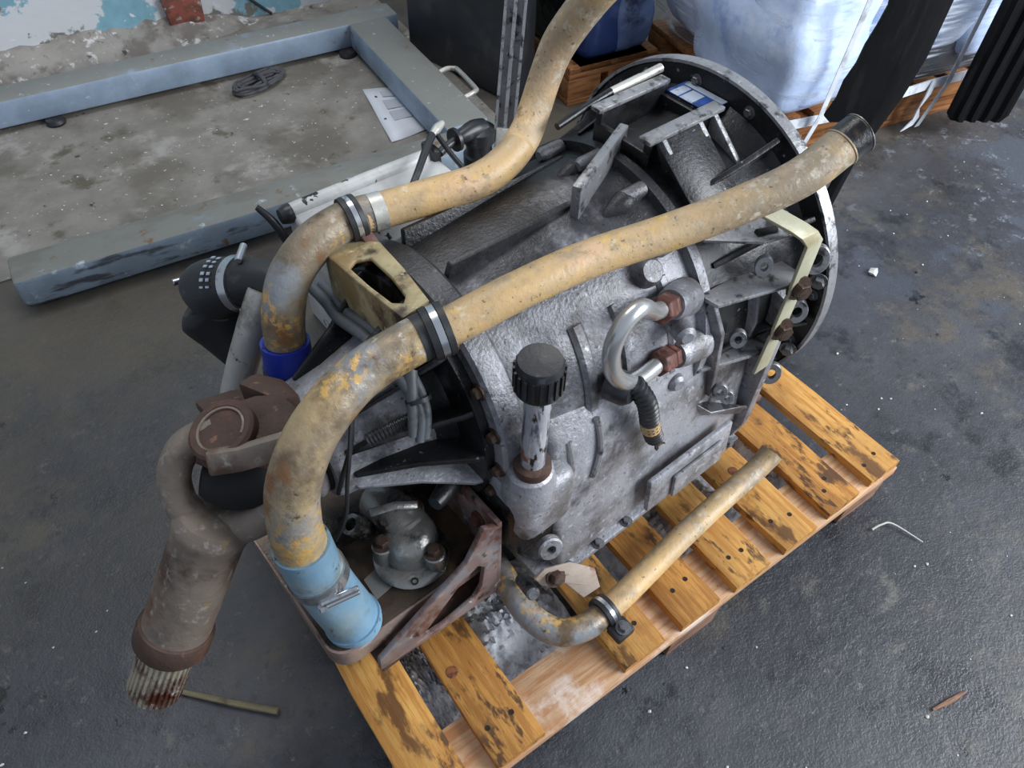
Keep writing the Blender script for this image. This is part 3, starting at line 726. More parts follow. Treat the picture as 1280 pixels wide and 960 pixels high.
# near-side fins, lugs and strap of the bell housing
def plate(poly3, nrm, th, m, parent, name, bevel=.002):
    n = Vector(nrm).normalized() * th
    k = len(poly3)
    v = [tuple(p) for p in poly3] + [tuple(Vector(p) + n) for p in poly3]
    return obj(name, (v, [tuple(range(k)), tuple(range(2 * k - 1, k - 1, -1))] + [(i, k + i, k + (i + 1) % k, (i + 1) % k) for i in range(k)]), m, parent, bevel=bevel)
plate([(.25, .225, .12), (.25, .262, .125), (.10, .292, .105), (.055, .29, .10), (.055, .225, .10)], (0, 0, 1), .008, 'edge_metal', bell, 'side_fin')
plate([(.24, .225, -.04), (.24, .258, -.04), (.11, .29, -.055), (.055, .288, -.06), (.055, .225, -.06)], (0, 0, 1), .008, 'edge_metal', bell, 'side_fin')
plate([(.235, .245, .13), (.21, .268, .05), (.20, .272, -.04), (.19, .272, -.12), (.19, .23, -.12), (.22, .22, .05)], (1, 0, 0), .010, 'cast', bell, 'side_web')
plate([(.13, .262, .10), (.125, .275, .03), (.125, .268, -.06), (.125, .23, -.06), (.13, .23, .10)], (1, 0, 0), .008, 'cast', bell, 'side_web')
plate([(.24, .25, -.12), (.20, .285, -.16), (.09, .296, -.21), (.06, .29, -.26), (.10, .25, -.26), (.20, .25, -.2)], (0, .3, 1), .008, 'edge_metal', bell, 'side_fin')
plate([(.235, .195, .205), (.175, .262, .215), (.10, .275, .205), (.085, .235, .215), (.13, .19, .22)], (0, .25, .97), .007, 'edge_metal', bell, 'slotted_ear')
obj('slot', tube([(.165, .240, .219), (.130, .250, .215)], .006, 10, 3), 'black_hole', bell)
for (p, r) in (((.04, .292, .135), .024), ((.04, .296, .02), .021), ((.04, .297, -.145), .022), ((.045, .268, -.232), .026), ((.15, .262, .16), .016), ((.175, .275, .02), .016), ((.19, .284, -.10), .016), ((.165, .288, -.13), .014)):
    obj('lug_eye', xf(lathe([(-.006, r * .40), (.004, r * .40), (.004, r * .82), (.002, r * .88), (-.006, r * .88)], 26, 'z', closed=True), aim(p, (.75, .62, .2)) @ Matrix.Scale(1.3, 4, (0, 1, 0))), 'edge_metal', bell)
for p in ((.02, .302, .085), (.02, .30, -.085)):
    bolt(bell, p, (.9, .4, 0), 1.0, 'bolt_grey')
st = obj('support_strap', cat(xf(prism([(-.165, -.019), (.165, -.019), (.165, .019), (-.165, .019)], 'x', -.0025, .0025), Matrix.Translation((.098, .301, .065)) @ Matrix.Rotation(math.radians(90), 4, 'X') @ Matrix.Rotation(0, 4, 'Z'))), 'cream_pale', GB) if False else None
def strip_path(P, W, th):
    """flat bar swept along P with width direction W"""
    P = [Vector(p) for p in P]; W = [Vector(w) for w in W]
    v, f = [], []
    for i, p in enumerate(P):
        d = (P[min(i + 1, len(P) - 1)] - P[max(i - 1, 0)]).normalized()
        n = d.cross(W[i]).normalized() * th * .5
        for s, q in ((-1, -1), (1, -1), (1, 1), (-1, 1)): v.append(tuple(p + W[i] * s + n * q))
    for i in range(len(P) - 1):
        for k in range(4): f.append((i * 4 + k, i * 4 + (k + 1) % 4, (i + 1) * 4 + (k + 1) % 4, (i + 1) * 4 + k))
    f += [(3, 2, 1, 0), tuple(len(v) - 4 + k for k in range(4))]
    return v, f
W1 = (.021, .0, .002)
st = obj('support_strap', strip_path([(.165, .232, .262), (.130, .285, .238), (.118, .298, .228), (.106, .305, .212), (.100, .303, .12), (.098, .301, .02), (.098, .298, -.092)], [W1] * 7, .006), 'cream_pale', GB, bevel=.0015)
bolt(st, (.100, .306, .118), (.35, .9, .1), 1.45, 'bolt')
bolt(st, (.098, .304, .02), (.35, .9, .1), 1.45, 'bolt')

# rear cover, gussets and output
rc = obj('rear_cover', lathe([(.648, .08), (.648, .205), (.662, .205), (.668, .15), (.70, .125), (.74, .10), (.80, .082), (.852, .080), (.858, .074), (.858, .05)], 64, 'x'), 'cast_oily', GB, smooth=40)
obj('output_housing', lathe([(.68, .135), (.72, .118), (.78, .104), (.835, .098), (.848, .092), (.850, .06)], 56, 'x'), 'cast_clean', rc)
for k, a in enumerate((56, 30, 6, -14, 85, 120)):
    a = math.radians(a)
    d = Vector((0, math.cos(a), math.sin(a))); t = Vector((0, -math.sin(a), math.cos(a)))
    P = [(.648, .09), (.648, .206), (.675, .198), (.74, .150), (.825, .104), (.825, .09)]
    v = []
    for s in (-.005, .005):
        for (u, r) in P: v.append(tuple(Vector((u, 0, 0)) + d * r + t * s))
    obj('gusset', (v, [tuple(range(6)), tuple(range(11, 5, -1))] + [(i, 6 + i, 6 + (i + 1) % 6, (i + 1) % 6) for i in range(6)]), 'cast_clean' if k == 3 else 'cast_oily', rc, bevel=.003)
for (u, y, z, L_) in ((.665, .14, -.07, .075),):
    obj('sensor_body', tube([(u, y, z), (u + L_ * .5, y + .02, z + .005), (u + L_, y + .035, z + .01)], [.022, .018, .012], 16, 3), 'cast_oily', rc)
of = obj('output_flange', lathe([(.856, .03), (.856, .078), (.864, .082), (.872, .082), (.876, .060), (.90, .052), (.93, .045)], 40, 'x'), 'rust_pink', GB, smooth=35)
for k in range(8):
    a = math.radians(45 * k + 10)
    bolt(of, (.874, .068 * math.cos(a), .068 * math.sin(a)), (1, 0, 0), .8, 'rust_nut')
plate([(.87, .050, -.03), (.87, .082, -.015), (.90, .094, -.035), (.925, .088, -.075), (.925, .05, -.085), (.89, .045, -.06)], (0, .2, 1), .026, 'rust_pink', of, 'yoke_ear', .005)
plate([(.865, -.10, .055), (.865, -.02, .085), (.91, -.02, .10), (.955, -.06, .105), (.955, -.11, .08), (.90, -.12, .055)], (0, -.2, -1), .03, 'rust', of, 'yoke_ear', .006)

# oil cooler plate with pump cover, rusty bracket
def rrect(x0, x1, y0, y1, r, n=6):
    o = []
    for (cx, cy, a) in ((x1 - r, y1 - r, 0), (x0 + r, y1 - r, 90), (x0 + r, y0 + r, 180), (x1 - r, y0 + r, 270)):
        for k in range(n + 1):
            t = math.radians(a + 90 * k / n)
            o.append((cx + r * math.cos(t), cy + r * math.sin(t)))
    return o
ck = obj('oil_cooler', prism(rrect(.63, .972, -.12, .224, .035), 'z', -.268, -.2215), 'cooler_side', GB, smooth=35)
obj('cooler_lid', prism(rrect(.634, .968, -.116, .220, .032), 'z', -.2225, -.2185), 'cooler', ck)
obj('name_tag', prism([(.866, .136), (.830, .130), (.833, .174), (.868, .178)], 'z', -.2187, -.2165), 'plate_grey', ck)
PC = Vector((.780, .150, -.218))
pc = obj('pump_cover', mv(lathe([(0, .060), (.010, .064), (.015, .060), (.017, .052)], 40, 'z'), *PC), 'oily_alu', GB)
obj('pump_body', mv(lathe([(.01, .050), (.05, .047), (.064, .040), (.072, .024), (.073, .0001)], 32, 'z'), PC.x - .006, PC.y - .012, PC.z), 'oily_alu', pc)
obj('pump_neck', tube([(.768, .130, -.172), (.770, .085, -.164), (.785, .040, -.175)], [.040, .041, .028], 20, 5), 'oily_alu', pc)
obj('pump_web', strip_path([(.812, .085, -.132), (.775, .105, -.120), (.742, .120, -.132)], [(.0, .006, .01)] * 3, .014), 'oily_alu', pc, bevel=.003)
for (u, y, z) in ((.818, .130, -.160), (.744, .110, -.150), (.760, .190, -.168)):
    obj('pump_lobe', mv(lathe([(-.05, .019), (-.003, .0185), (0, .014)], 20, 'z'), u, y, z), 'oily_alu', pc)
    bolt(pc, (u, y, z), (0, 0, 1), 1.05, 'bolt')
obj('port', mv(lathe([(0, .003), (.0, .006), (.003, .0065), (.003, .004), (-.004, .003)], 16, 'z', closed=True), .806, .198, -.202), 'black_hole', pc)
obj('pump_inlet', xf(lathe([(-.03, .020), (.012, .018), (.012, .011), (-.01, .011), (-.01, .0001)], 20, 'z'), aim((.835, .075, -.160), (.5, -.2, .85))), 'oily_alu', pc)

def framed_plate(outer, inner, v0, v1):
    """a plate in the x-z plane with one opening; outer and inner have equal counts"""
    n = len(outer)
    v = [(x, y, z) for y in (v0, v1) for ring in (outer, inner) for (x, z) in ring]
    f = []
    for i in range(n):
        j = (i + 1) % n
        f += [(i, j, n + j, n + i), (2 * n + j, 2 * n + i, 3 * n + i, 3 * n + j), (i, 2 * n + i, 2 * n + j, j), (n + j, 3 * n + j, 3 * n + i, n + i)]
    return v, f
rb = obj('rust_bracket', framed_plate([(.915, -.305), (.80, -.326), (.672, -.335), (.672, -.22), (.672, -.105), (.70, -.085), (.735, -.155), (.912, -.268)],
                                      [(.842, -.305), (.785, -.312), (.722, -.30), (.706, -.272), (.700, -.21), (.713, -.19), (.745, -.205), (.80, -.262)], .236, .246), 'rust_pink', GB, bevel=.002)
obj('bracket_return', box(.664, .674, .10, .246, -.33, -.10), 'rust_pink', rb, bevel=.002)
obj('bracket_foot', box(.672, .91, .10, .24, -.336, -.326), 'rust', rb, bevel=.002)
bolt(rb, (.676, .20, -.14), (1, 0, .2), 1.0, 'rust_nut')

# ------------------------------------------------------------------ coolant pipes
P2 = [(.073, .291, .379), (.103, .286, .365), (.166, .276, .337), (.243, .248, .312), (.337, .210, .288), (.452, .172, .275), (.563, .152, .265), (.661, .131, .242), (.682, .125, .239)]
cp = obj('coolant_pipe', tube(P2, [.0285, .0285, .0282, .028, .0278, .0277, .0270, .0270, .0270], 28, 8, wall=.003, ends=(1, 0)), 'pipe', GB)
obj('pipe_bead', tube([(.0735, .2912, .3792), (.0745, .291, .3788)], .0300, 28, 2), 'edge_metal', cp)
obj('bare_band', tube([(.0745, .291, .3788), (.088, .2884, .3722), (.101, .2862, .3660)], .0290, 28, 2), 'cast_oily', cp)
obj('pipe_bead', tube([(.101, .2862, .3660), (.103, .286, .3650)], .0298, 28, 2), 'pipe', cp)
cpb = obj('coolant_elbow', tube([(.672, .128, .241), (.709, .118, .235), (.793, .115, .223), (.870, .130, .194), (.920, .145, .140), (.938, .150, .070), (.941, .150, .005), (.940, .151, -.03)], [.0305, .0308, .031, .033, .0345, .0355, .0365, .0365], 30, 8), 'pipe_worn', GB)
def clamp(parent, a, b, r, band='zinc', name='pipe_clamp'):
    a, b = Vector(a), Vector(b)
    d = (b - a)
    L_ = d.length
    m = aim(a, d)
    o = obj(name, xf(lathe([(0, r * .9), (0, r + .005), (L_ * .3, r + .006), (L_ * .34, r + .003), (L_ * .66, r + .003), (L_ * .70, r + .006), (L_, r + .005), (L_, r * .9)], 36, 'z'), m), 'rubber', parent)
    obj('band', xf(lathe([(L_ * .34, r), (L_ * .34, r + .0055), (L_ * .66, r + .0055), (L_ * .66, r)], 36, 'z'), m), band, parent)
    return o
clamp(cpb, (.694, .1215, .2375), (.666, .1295, .2418), .031)
obj('hose_sleeve', tube([(.708, .1185, .2355), (.695, .121, .2370), (.675, .127, .2405)], .0318, 28, 3), 'rubber', cpb)
hs = obj('coolant_hose', tube([(.9405, .150, .012), (.938, .155, -.05), (.931, .166, -.11), (.922, .178, -.17), (.914, .186, -.222)], [.0405, .0412, .042, .043, .0435], 30, 7, wall=.004, ends=(1, 0)), 'hose_sky', GB)
for (p, q, r) in (((.9368, .157, -.062), (.9345, .161, -.082), .0418), ((.9165, .184, -.204), (.915, .1855, -.214), .0436)):
    d = (Vector(q) - Vector(p)); L_ = d.length
    obj('hose_clamp', xf(lathe([(0, r), (0, r + .0022), (L_, r + .0022), (L_, r)], 36, 'z'), aim(p, d)), 'hose_sky' if r > .043 else 'zinc', hs)
sc = Vector((.925, .204, -.070))
for dz in (-.006, .006):
    obj('clamp_screw', xf(cyl(.0042, -.028, .028, 12, .001), aim(sc + Vector((.004, .004, dz - .006)), (-.9, .25, .12))), 'zinc', hs)
obj('clamp_head', xf(lathe([(-.006, .007), (.004, .007), (.006, .005)], 6, 'z'), aim(sc + Vector((.030, -.002, -.012)), (.9, -.2, 0))), 'zinc', hs)

P1 = [(.185, -.045, .56), (.197, -.078, .507), (.216, -.112, .455), (.240, -.145, .387), (.262, -.149, .338), (.290, -.138, .300), (.330, -.118, .270), (.385, -.102, .251), (.444, -.098, .243), (.520, -.116, .239), (.592, -.136, .235), (.622, -.143, .234)]
c1 = obj('coolant_pipe', tube(P1, [.0282] * 4 + [.0276] * 5 + [.0278] * 3, 28, 8, wall=.003, ends=(1, 0)), 'pipe', GB)
c1b = obj('coolant_elbow', tube([(.600, -.138, .2345), (.627, -.146, .2335), (.659, -.151, .231), (.712, -.146, .221), (.760, -.137, .190), (.788, -.125, .141), (.800, -.117, .085), (.805, -.113, .06)], [.0285, .0295, .030, .0315, .032, .032, .031, .031], 28, 8), 'pipe_worn', GB)
obj('weld_patch', tube([(.592, -.136, .235), (.612, -.1405, .2345)], .0292, 28, 3), 'silver_pipe', c1b)
clamp(c1b, (.652, -.1495, .2318), (.628, -.1465, .2332), .0305)
obj('clamp_tail', strip_path([(.637, -.120, .222), (.632, -.103, .203), (.628, -.098, .180)], [(.010, .0, .0)] * 3, .012), 'rust_nut', c1b, bevel=.002)
bh = obj('coolant_hose', tube([(.799, -.119, .096), (.804, -.114, .06), (.811, -.109, .02), (.815, -.106, -.01)], [.0375, .0378, .038, .038], 30, 6, wall=.004, ends=(1, 0)), 'hose_navy', GB)
obj('hose_clamp', xf(lathe([(0, .038), (0, .040), (.012, .040), (.012, .038)], 36, 'z'), aim((.8055, -.113, .052), (.14, .11, -.98))), 'rubber', bh)
obj('clamp_screw', xf(box(-.007, .007, -.016, .016, -.006, .006), Matrix.Translation((.800, -.072, .046)) @ Matrix.Rotation(math.radians(60), 4, 'Z')), 'zinc', bh, bevel=.002)

# thermostat elbow of black rubber with worm clamp, dull silver return pipe
el = obj('rubber_elbow', tube([(.808, -.305, -.085), (.824, -.335, -.035), (.836, -.352, .010), (.822, -.345, .048), (.790, -.295, .084), (.760, -.244, .108), (.73, -.20, .11)], [.044, .052, .060, .056, .043, .031, .028], 30, 7, wall=.005, ends=(1, 0)), 'rubber', GB)
m_ = aim((.792, -.298, .082), (-.5, .8, .33))
obj('worm_band', xf(lathe([(0, .040), (0, .0475), (.015, .0455), (.015, .038)], 40, 'z'), m_), 'zinc', el)
for i in range(2):
    for k in range(6):
        a = math.radians(18 + 13 * k)
        q = Vector((.806, -.322, .066)) + Vector((-.5, .8, .33)).normalized() * (.012 - .011 * i)
        m2_ = aim(q, (-.5, .8, .33))
        obj('printed_mark', xf(box(.0505 + .0022 * i, .0520 + .0022 * i, -.0034 + .001 * (k % 2), .0030 - .001 * (k % 3), -.0035, .0035), m2_ @ Matrix.Rotation(a + math.radians(60), 4, 'Z')), 'print_white', el, smooth=0)
obj('worm_screw', xf(cyl(.006, -.020, .020, 12, .001), Matrix.Translation((.772, -.296, .138)) @ Matrix.Rotation(math.radians(90), 4, 'X') @ Matrix.Rotation(math.radians(-40), 4, 'Y')), 'zinc', el)
obj('band_tail', strip_path([(.806, -.262, .066), (.822, -.245, .045), (.830, -.238, .030)], [(.006, .006, .002)] * 3, .0015), 'zinc', el)
obj('worm_screw', xf(cyl(.006, -.020, .020, 12, .001), Matrix.Translation((.850, -.398, .052)) @ Matrix.Rotation(math.radians(80), 4, 'Y')), 'zinc', el)
obj('return_pipe', tube([(.775, -.23, .105), (.790, -.226, .085), (.814, -.223, .045), (.846, -.228, -.020), (.885, -.234, -.103)], [.024, .025, .026, .026, .024], 24, 7), 'silver_pipe', GB)

# ochre bracket between the pipes (slotted box)
br_ = obj('pipe_bracket', framed_plate([(.703, -.13), (.667, -.145), (.627, -.095), (.640, -.01), (.658, .078), (.706, .086), (.706, .03), (.705, -.05)],
                                      [(.695, -.068), (.679, -.078), (.660, -.068), (.664, -.01), (.675, .046), (.687, .058), (.697, .047), (.698, -.01)], 0, .009), 'cream', GB, bevel=.003)
for vv in br_.data.vertices:
    c = vv.co.copy()
    vv.co = Vector((c.x, c.z, .238 + c.y + .16 * (c.z - .08)))
plate([(.703, -.13, .208), (.706, .086, .242), (.706, .086, .15), (.703, -.06, .06), (.703, -.13, .12)], (-1, 0, 0), .008, 'cream', br_, 'bracket_side')
# cables along the rear cover
for k, off in enumerate((0, .016)):
    cc = obj('cable_conduit', tube([(.694 + off, -.185, .105), (.700 + off, -.13, .120), (.709 + off, -.075, .135), (.706 + off, .0, .150), (.712 + off, .095, .155), (.718 + off * .6, .140, .125), (.735 + off * .6, .160, .090)], [.009, .009, .009, .009, .0085, .0075, .0065], 12, 6), 'conduit', GB)
obj('cable_branch', tube([(.712, .10, .160), (.735, .135, .135), (.750, .152, .098)], [.010, .008, .006], 10, 5), 'conduit', GB)
obj('cable_tie', xf(lathe([(-.003, .016), (-.003, .019), (.003, .019), (.003, .016)], 18, 'z', closed=True), aim((.722, .130, .136), (.1, .5, -.6))), 'plastic', GB)
obj('short_conduit', corrugated([(.800, .113, .088), (.770, .122, .098), (.735, .128, .102)], .0095, 13), 'plastic', GB)
obj('thin_cable', tube([(.80, .080, .12), (.83, .11, .07), (.845, .118, .03), (.86, .12, -.04), (.88, .10, -.12)], .0032, 8, 5), 'rubber', GB)
obj('thin_cable', tube([(.80, .080, .12), (.82, .10, .08), (.842, .098, .02), (.848, .08, -.04)], .004, 8, 5), 'rubber', GB)

# lower tube with clamp and bracket
lt = obj('drain_tube', tube([(.048, .368, -.322), (.066, .369, -.333), (.10, .370, -.341), (.16, .371, -.345), (.308, .376, -.350), (.507, .390, -.356), (.586, .388, -.358)], [.0240, .0232, .0226, .0225, .0228, .0232, .0235], 26, 7, wall=.003, ends=(1, 0)), 'pipe', GB)
obj('drain_bend', tube([(.54, .391, -.358), (.586, .389, -.358), (.630, .366, -.357), (.652, .315, -.350), (.648, .24, -.335), (.640, .165, -.325)], [.0235, .0242, .0245, .0245, .0245, .0245], 26, 7), 'pipe_worn', lt)
clamp(lt, (.552, .3905, -.3575), (.528, .3905, -.3568), .0255)
obj('clamp_ear', box(.520, .560, .415, .448, -.372, -.352), 'rubber', lt, bevel=.004)
bolt(lt, (.538, .434, -.352), (0, 0, 1), .9, 'bolt_grey', 'clamp_bolt')
lbk = plate([(.640, .300, -.240), (.625, .305, -.215), (.575, .318, -.232), (.528, .335, -.285), (.520, .350, -.345), (.560, .348, -.340), (.585, .322, -.292), (.625, .306, -.275)], (-.1, .8, .5), .006, 'bracket_pink', lt, 'tube_bracket', .0015)
bolt(lt, (.606, .318, -.247), (0, .8, .5), 1.25, 'bolt')
obj('bracket_peg', xf(cyl(.012, -.05, .012, 16, .003), aim((.646, .305, -.275), (.2, .7, .5))), 'bolt_grey', lt)

# ================================================================== DRIVESHAFT
DS = gthing('driveshaft', 'rusty splined driveshaft stub hanging from the gearbox end yoke', 'driveshaft', (1.10, .04, -.543))
A0, A1 = Vector((1.018, .046, .012)), Vector((1.221, .043, -.322))
dd = (A1 - A0).normalized()
ms = aim(A0, dd)
LT = (A1 - A0).length
obj('shaft_tube', xf(lathe([(-.012, .046), (.0, .054), (.012, .0535), (.022, .0505), (.06, .050), (.222, .0505), (.225, .030)], 44, 'z'), ms), 'rust_grey', DS)
obj('seal_collar', xf(lathe([(.212, .050), (.214, .0545), (.220, .0565), (.250, .0565), (.256, .053), (.256, .03)], 44, 'z'), ms), 'rust', DS)
def spline(z0, z1, r0, r1, teeth):
    v, f = [], []
    pts = []
    for k in range(teeth):
        for (q, r) in ((0, r0), (.28, r0), (.42, r1), (.86, r1)):
            a = 2 * math.pi * (k + q) / teeth
            pts.append((r * math.cos(a), r * math.sin(a)))
    n = len(pts)
    for z, s in ((z0, 1), (z1 - .006, 1), (z1, .94)):
        v += [(x * s, y * s, z) for x, y in pts]
    for j in range(2):
        f += [(j * n + i, j * n + (i + 1) % n, (j + 1) * n + (i + 1) % n, (j + 1) * n + i) for i in range(n)]
    f += [tuple(range(n))[::-1], tuple(2 * n + i for i in range(n))]
    return v, f
obj('spline', xf(spline(.25, LT - .02, .0385, .0425, 30), ms), 'spline', DS, smooth=20)
# fork of the universal joint: two arms rising from the shaft head
obj('yoke', tube([(.955, .0, .125), (1.000, -.012, .112), (1.030, -.008, .076), (1.040, .014, .034), (1.024, .042, .008), (.992, .070, .006), (.955, .092, .028), (.918, .100, .060), (.890, .098, .092)], [.024, .023, .022, .023, .027, .025, .023, .021, .018], 18, 6), 'rust_grey', DS)
obj('yoke_throat', xf(lathe([(-.02, .030), (-.012, .046), (.004, .053)], 32, 'z'), ms), 'rust_grey', DS)
obj('joint_cross', tube([(1.005, .020, .075), (.975, .035, .062), (.935, .050, .060), (.895, .055, .062)], [.020, .040, .048, .040], 20, 5), 'black_hole', DS)
obj('inner_yoke', tube([(.985, .000, .110), (.95, .030, .098), (.905, .060, .098), (.875, .075, .10)], [.022, .028, .028, .024], 16, 4), 'rust', DS)
nb = Vector((.25, .0, .95))
obj('bearing_cap', xf(lathe([(-.035, .030), (-.012, .045), (.002, .045), (.006, .041), (.006, .034), (.002, .032), (.002, .0001)], 36, 'z'), aim((.955, .022, .147), nb)), 'rust', DS)
obj('circlip', xf(lathe([(.0025, .030), (.0025, .033), (.005, .033), (.005, .030)], 36, 'z', closed=True, a0=.6, a1=5.6), aim((.955, .022, .147), nb)), 'rust_grey', DS)
plate([(.998, .035, .138), (.985, -.012, .134), (.945, -.032, .136), (.892, -.005, .150), (.866, .022, .160), (.856, .075, .150), (.905, .078, .143), (.955, .064, .138)], (0, 0, -1), .034, 'rust', DS, 'cap_bridge', .010)
plate([(.905, -.045, .145), (.872, -.062, .130), (.845, -.02, .135), (.845, .03, .145), (.875, .03, .155)], (0, 0, -1), .05, 'rust', DS, 'fork_tip', .010)
obj('cross_strap', strip_path([(.990, .046, .132), (.955, .068, .136), (.911, .090, .146), (.87, .105, .15)], [(.004, .006, -.016)] * 4, .02), 'rust_grey', DS, bevel=.006)

# ================================================================== THINGS BEHIND
WH = thing('white_housing', 'white flaking enamel housing with black fittings on the floor behind the gearbox', 'housing', (.405, 1.075, 0), math.radians(2.6))
WH.scale = (.84, 1, 1)
obj('shell', box(0, .50, .02, .20, .0, .350), 'white_paint', WH, bevel=.012, seg=3)
obj('ridge_tube', tube([(.0, .185, .350), (.25, .185, .352), (.48, .185, .350)], .020, 18, 3), 'white_paint', WH)
obj('ridge_tube', tube([(.06, .03, .345), (.30, .03, .347), (.53, .03, .345)], .020, 18, 3), 'white_paint', WH)
obj('end_clip', box(.475, .505, .15, .215, .26, .380), 'plastic', WH, bevel=.008)
obj('end_knob', tube([(.52, .03, .345), (.545, .032, .347), (.56, .034, .347)], [.026, .028, .020], 16, 3), 'plastic', WH)
obj('end_knob', tube([(-.03, .18, .350), (-.01, .18, .350), (.006, .18, .350)], [.018, .024, .024], 16, 3), 'plastic', WH)
obj('latch', tube([(-.075, .215, .375), (-.05, .185, .34), (-.03, .165, .28)], [.008, .012, .014], 12, 4), 'plastic', WH)
obj('hose', tube([(.30, .05, .36), (.38, .10, .385), (.45, .15, .40), (.50, .185, .405)], [.009, .010, .011, .011], 14, 6), 'rubber', WH)
obj('fitting', tube([(.50, .185, .405), (.53, .20, .408), (.56, .21, .410)], [.010, .013, .008], 12, 3), 'silver_pipe', WH)
obj('stem', tube([(.525, .08, .355), (.520, .13, .375), (.515, .18, .402)], [.008, .008, .008], 10, 3), 'plastic', WH)

PS = thing('post_stand', 'black cylinder stand with slender grey channel post behind the gearbox', 'stand', (1.02, 1.37, 0), 0)
obj('cylinder', lathe([(0, .055), (.02, .06), (.03, .042), (.19, .040), (.19, .046), (.23, .046), (.235, .038), (.27, .038), (.275, .048), (.31, .048), (.32, .03)], 28, 'z'), 'plastic', PS)
obj('elbow', tube([(.01, 0, .305), (-.02, -.005, .315), (-.06, -.012, .315), (-.085, -.014, .312)], [.030, .028, .022, .016], 18, 4), 'plastic', PS)
obj('elbow_flange', xf(lathe([(-.005, .02), (-.005, .033), (.005, .033), (.005, .02)], 24, 'z'), aim((-.088, -.014, .312), (-1, -.1, 0))), 'plastic', PS)
obj('elbow_nipple', tube([(-.085, -.014, .312), (-.12, -.02, .305), (-.15, -.03, .30)], [.013, .012, .012], 12, 3), 'plastic', PS)
b0, b1 = Vector((.060, -.040, .28)), Vector((.19, .06, .92))
dz = (b1 - b0).normalized()
wx = Vector((.8, -.58, 0)); wx = (wx - dz * wx.dot(dz)).normalized(); wy = dz.cross(wx)
def channel():
    sec = [(-.030, -.012), (-.022, -.012), (-.022, .006), (-.005, .006), (-.005, -.008), (.005, -.008), (.005, .006), (.022, .006), (.022, -.012), (.030, -.012), (.030, .014), (-.030, .014)]
    n = len(sec)
    v = [tuple(p + wx * a + wy * b) for p in (b0, b1) for a, b in sec]
    return v, [tuple(range(n))[::-1], tuple(range(n, 2 * n))] + [(i, (i + 1) % n, n + (i + 1) % n, n + i) for i in range(n)]
obj('channel_post', channel(), 'edge_metal', PS, smooth=0)
obj('post_foot', strip_path([tuple(b0 + dz * .03), tuple(b0 - dz * .10)], [tuple(wx * .025)] * 2, .03), 'silver_pipe', PS, bevel=.004)

# charcoal crate, dark blue load, pale wrapped load
CR = thing('storage_crate', 'tall charcoal crate standing behind the grey steel frame', 'crate', (1.385, 2.43, 0), math.radians(-79.4))
obj('body', rough(box(0, .60, 0, .10, 0, .95), .004, 9), 'crate', CR, bevel=.02, seg=2)
obj('rim', cat(box(-.012, .632, -.012, .0, .86, .90), box(-.012, .0, -.012, .10, .86, .90)), 'crate', CR, bevel=.004)
obj('handle', tube([(.05, -.02, .45), (.05, -.045, .46), (.05, -.045, .56), (.05, -.02, .57)], .008, 8, 3), 'plastic', CR)

def soft_box(x0, x1, y0, y1, z0, z1, sd, amp, n=(16, 12, 12), sag=.0):
    bm = bmesh.new()
    bmesh.ops.create_cube(bm, size=1)
    bmesh.ops.subdivide_edges(bm, edges=bm.edges[:], cuts=11, use_grid_fill=True)
    r2 = random.Random(sd)
    ph = [r2.uniform(0, 6.28) for _ in range(12)]
    v = []
    for q in bm.verts:
        p = q.co * 2
        s = Vector((p.x, p.y, p.z))
        m4 = (abs(p.x) ** 8 + abs(p.y) ** 8 + abs(p.z) ** 8) ** (1 / 8)
        s = s / m4
        x = x0 + (x1 - x0) * (s.x + 1) / 2; y = y0 + (y1 - y0) * (s.y + 1) / 2; z = z0 + (z1 - z0) * (s.z + 1) / 2
        d = amp * (math.sin(9 * x + ph[0] + 3 * z) + math.sin(13 * z + ph[1] + 4 * x) + math.sin(11 * y + ph[2]) + .6 * math.sin(27 * z + 9 * x + ph[3]))
        v.append((x + s.x * d, y + s.y * d, z + s.z * d * .4))
    f = [tuple(w.index for w in fc.verts) for fc in bm.faces]
    bm.free()
    return v, f
def make_pallet(P, w, d, m, zs=.1):
    for k in range(8):
        x0 = k * (w - .1) / 7
        obj('plank', box(x0, x0 + .1, 0, d, .122, .144), m, P, bevel=.003)
    for y0 in (0, d * .45, d - .1):
        obj('stringer_board', box(0, w, y0, y0 + .1, zs, .1215), m, P, bevel=.003)
        for x0 in (0, w * .45, w - .14):
            obj('block', box(x0, x0 + .14, y0 + .003, y0 + .097, .0215, zs - .0005), m, P, bevel=.004)
        obj('skid_board', box(0, w, y0, y0 + .1, 0, .021), m, P, bevel=.003)
YR = math.radians(-10.5)
FP = thing('far_pallet', 'ruddy wooden pallet under the pale blue wrapped load', 'pallet', (2.02, 1.085, 0), YR)
make_pallet(FP, 1.2, .8, 'wood_far', .065)
def on(P, sh):                                             # shape given in that pallet's own frame
    return xf(sh, Matrix.Translation(P.location) @ Matrix.Rotation(P.rotation_euler.z, 4, 'Z'))
LD = thing('wrapped_load', 'pale blue sacks wrapped in clear film on the far pallet', 'load', (2.02, 1.085, .145), YR)
SH = lambda o: o
obj('sack', soft_box(-.05, .36, -.02, .5, .002, .42, 1, .012), 'bag_sky', LD, smooth=60)
obj('sack', soft_box(.34, .80, .0, .5, .10, .46, 2, .010), 'bag_sky', LD, smooth=60)
obj('sack', soft_box(.78, 1.2, .0, .5, .06, .46, 3, .010), 'bag_sky', LD, smooth=60)
obj('sack', soft_box(-.02, .60, .0, .52, .40, .86, 4, .012), 'bag_sky', LD, smooth=60)
obj('sack', soft_box(.58, 1.2, .0, .52, .42, .88, 5, .012), 'bag_sky', LD, smooth=60)
obj('sack', soft_box(-.03, 1.2, .45, .80, .002, .86, 6, .010), 'bag_sky', LD, smooth=60)
obj('carton', box(.30, 1.16, .03, .44, .002, .12), 'crate', LD, bevel=.006)
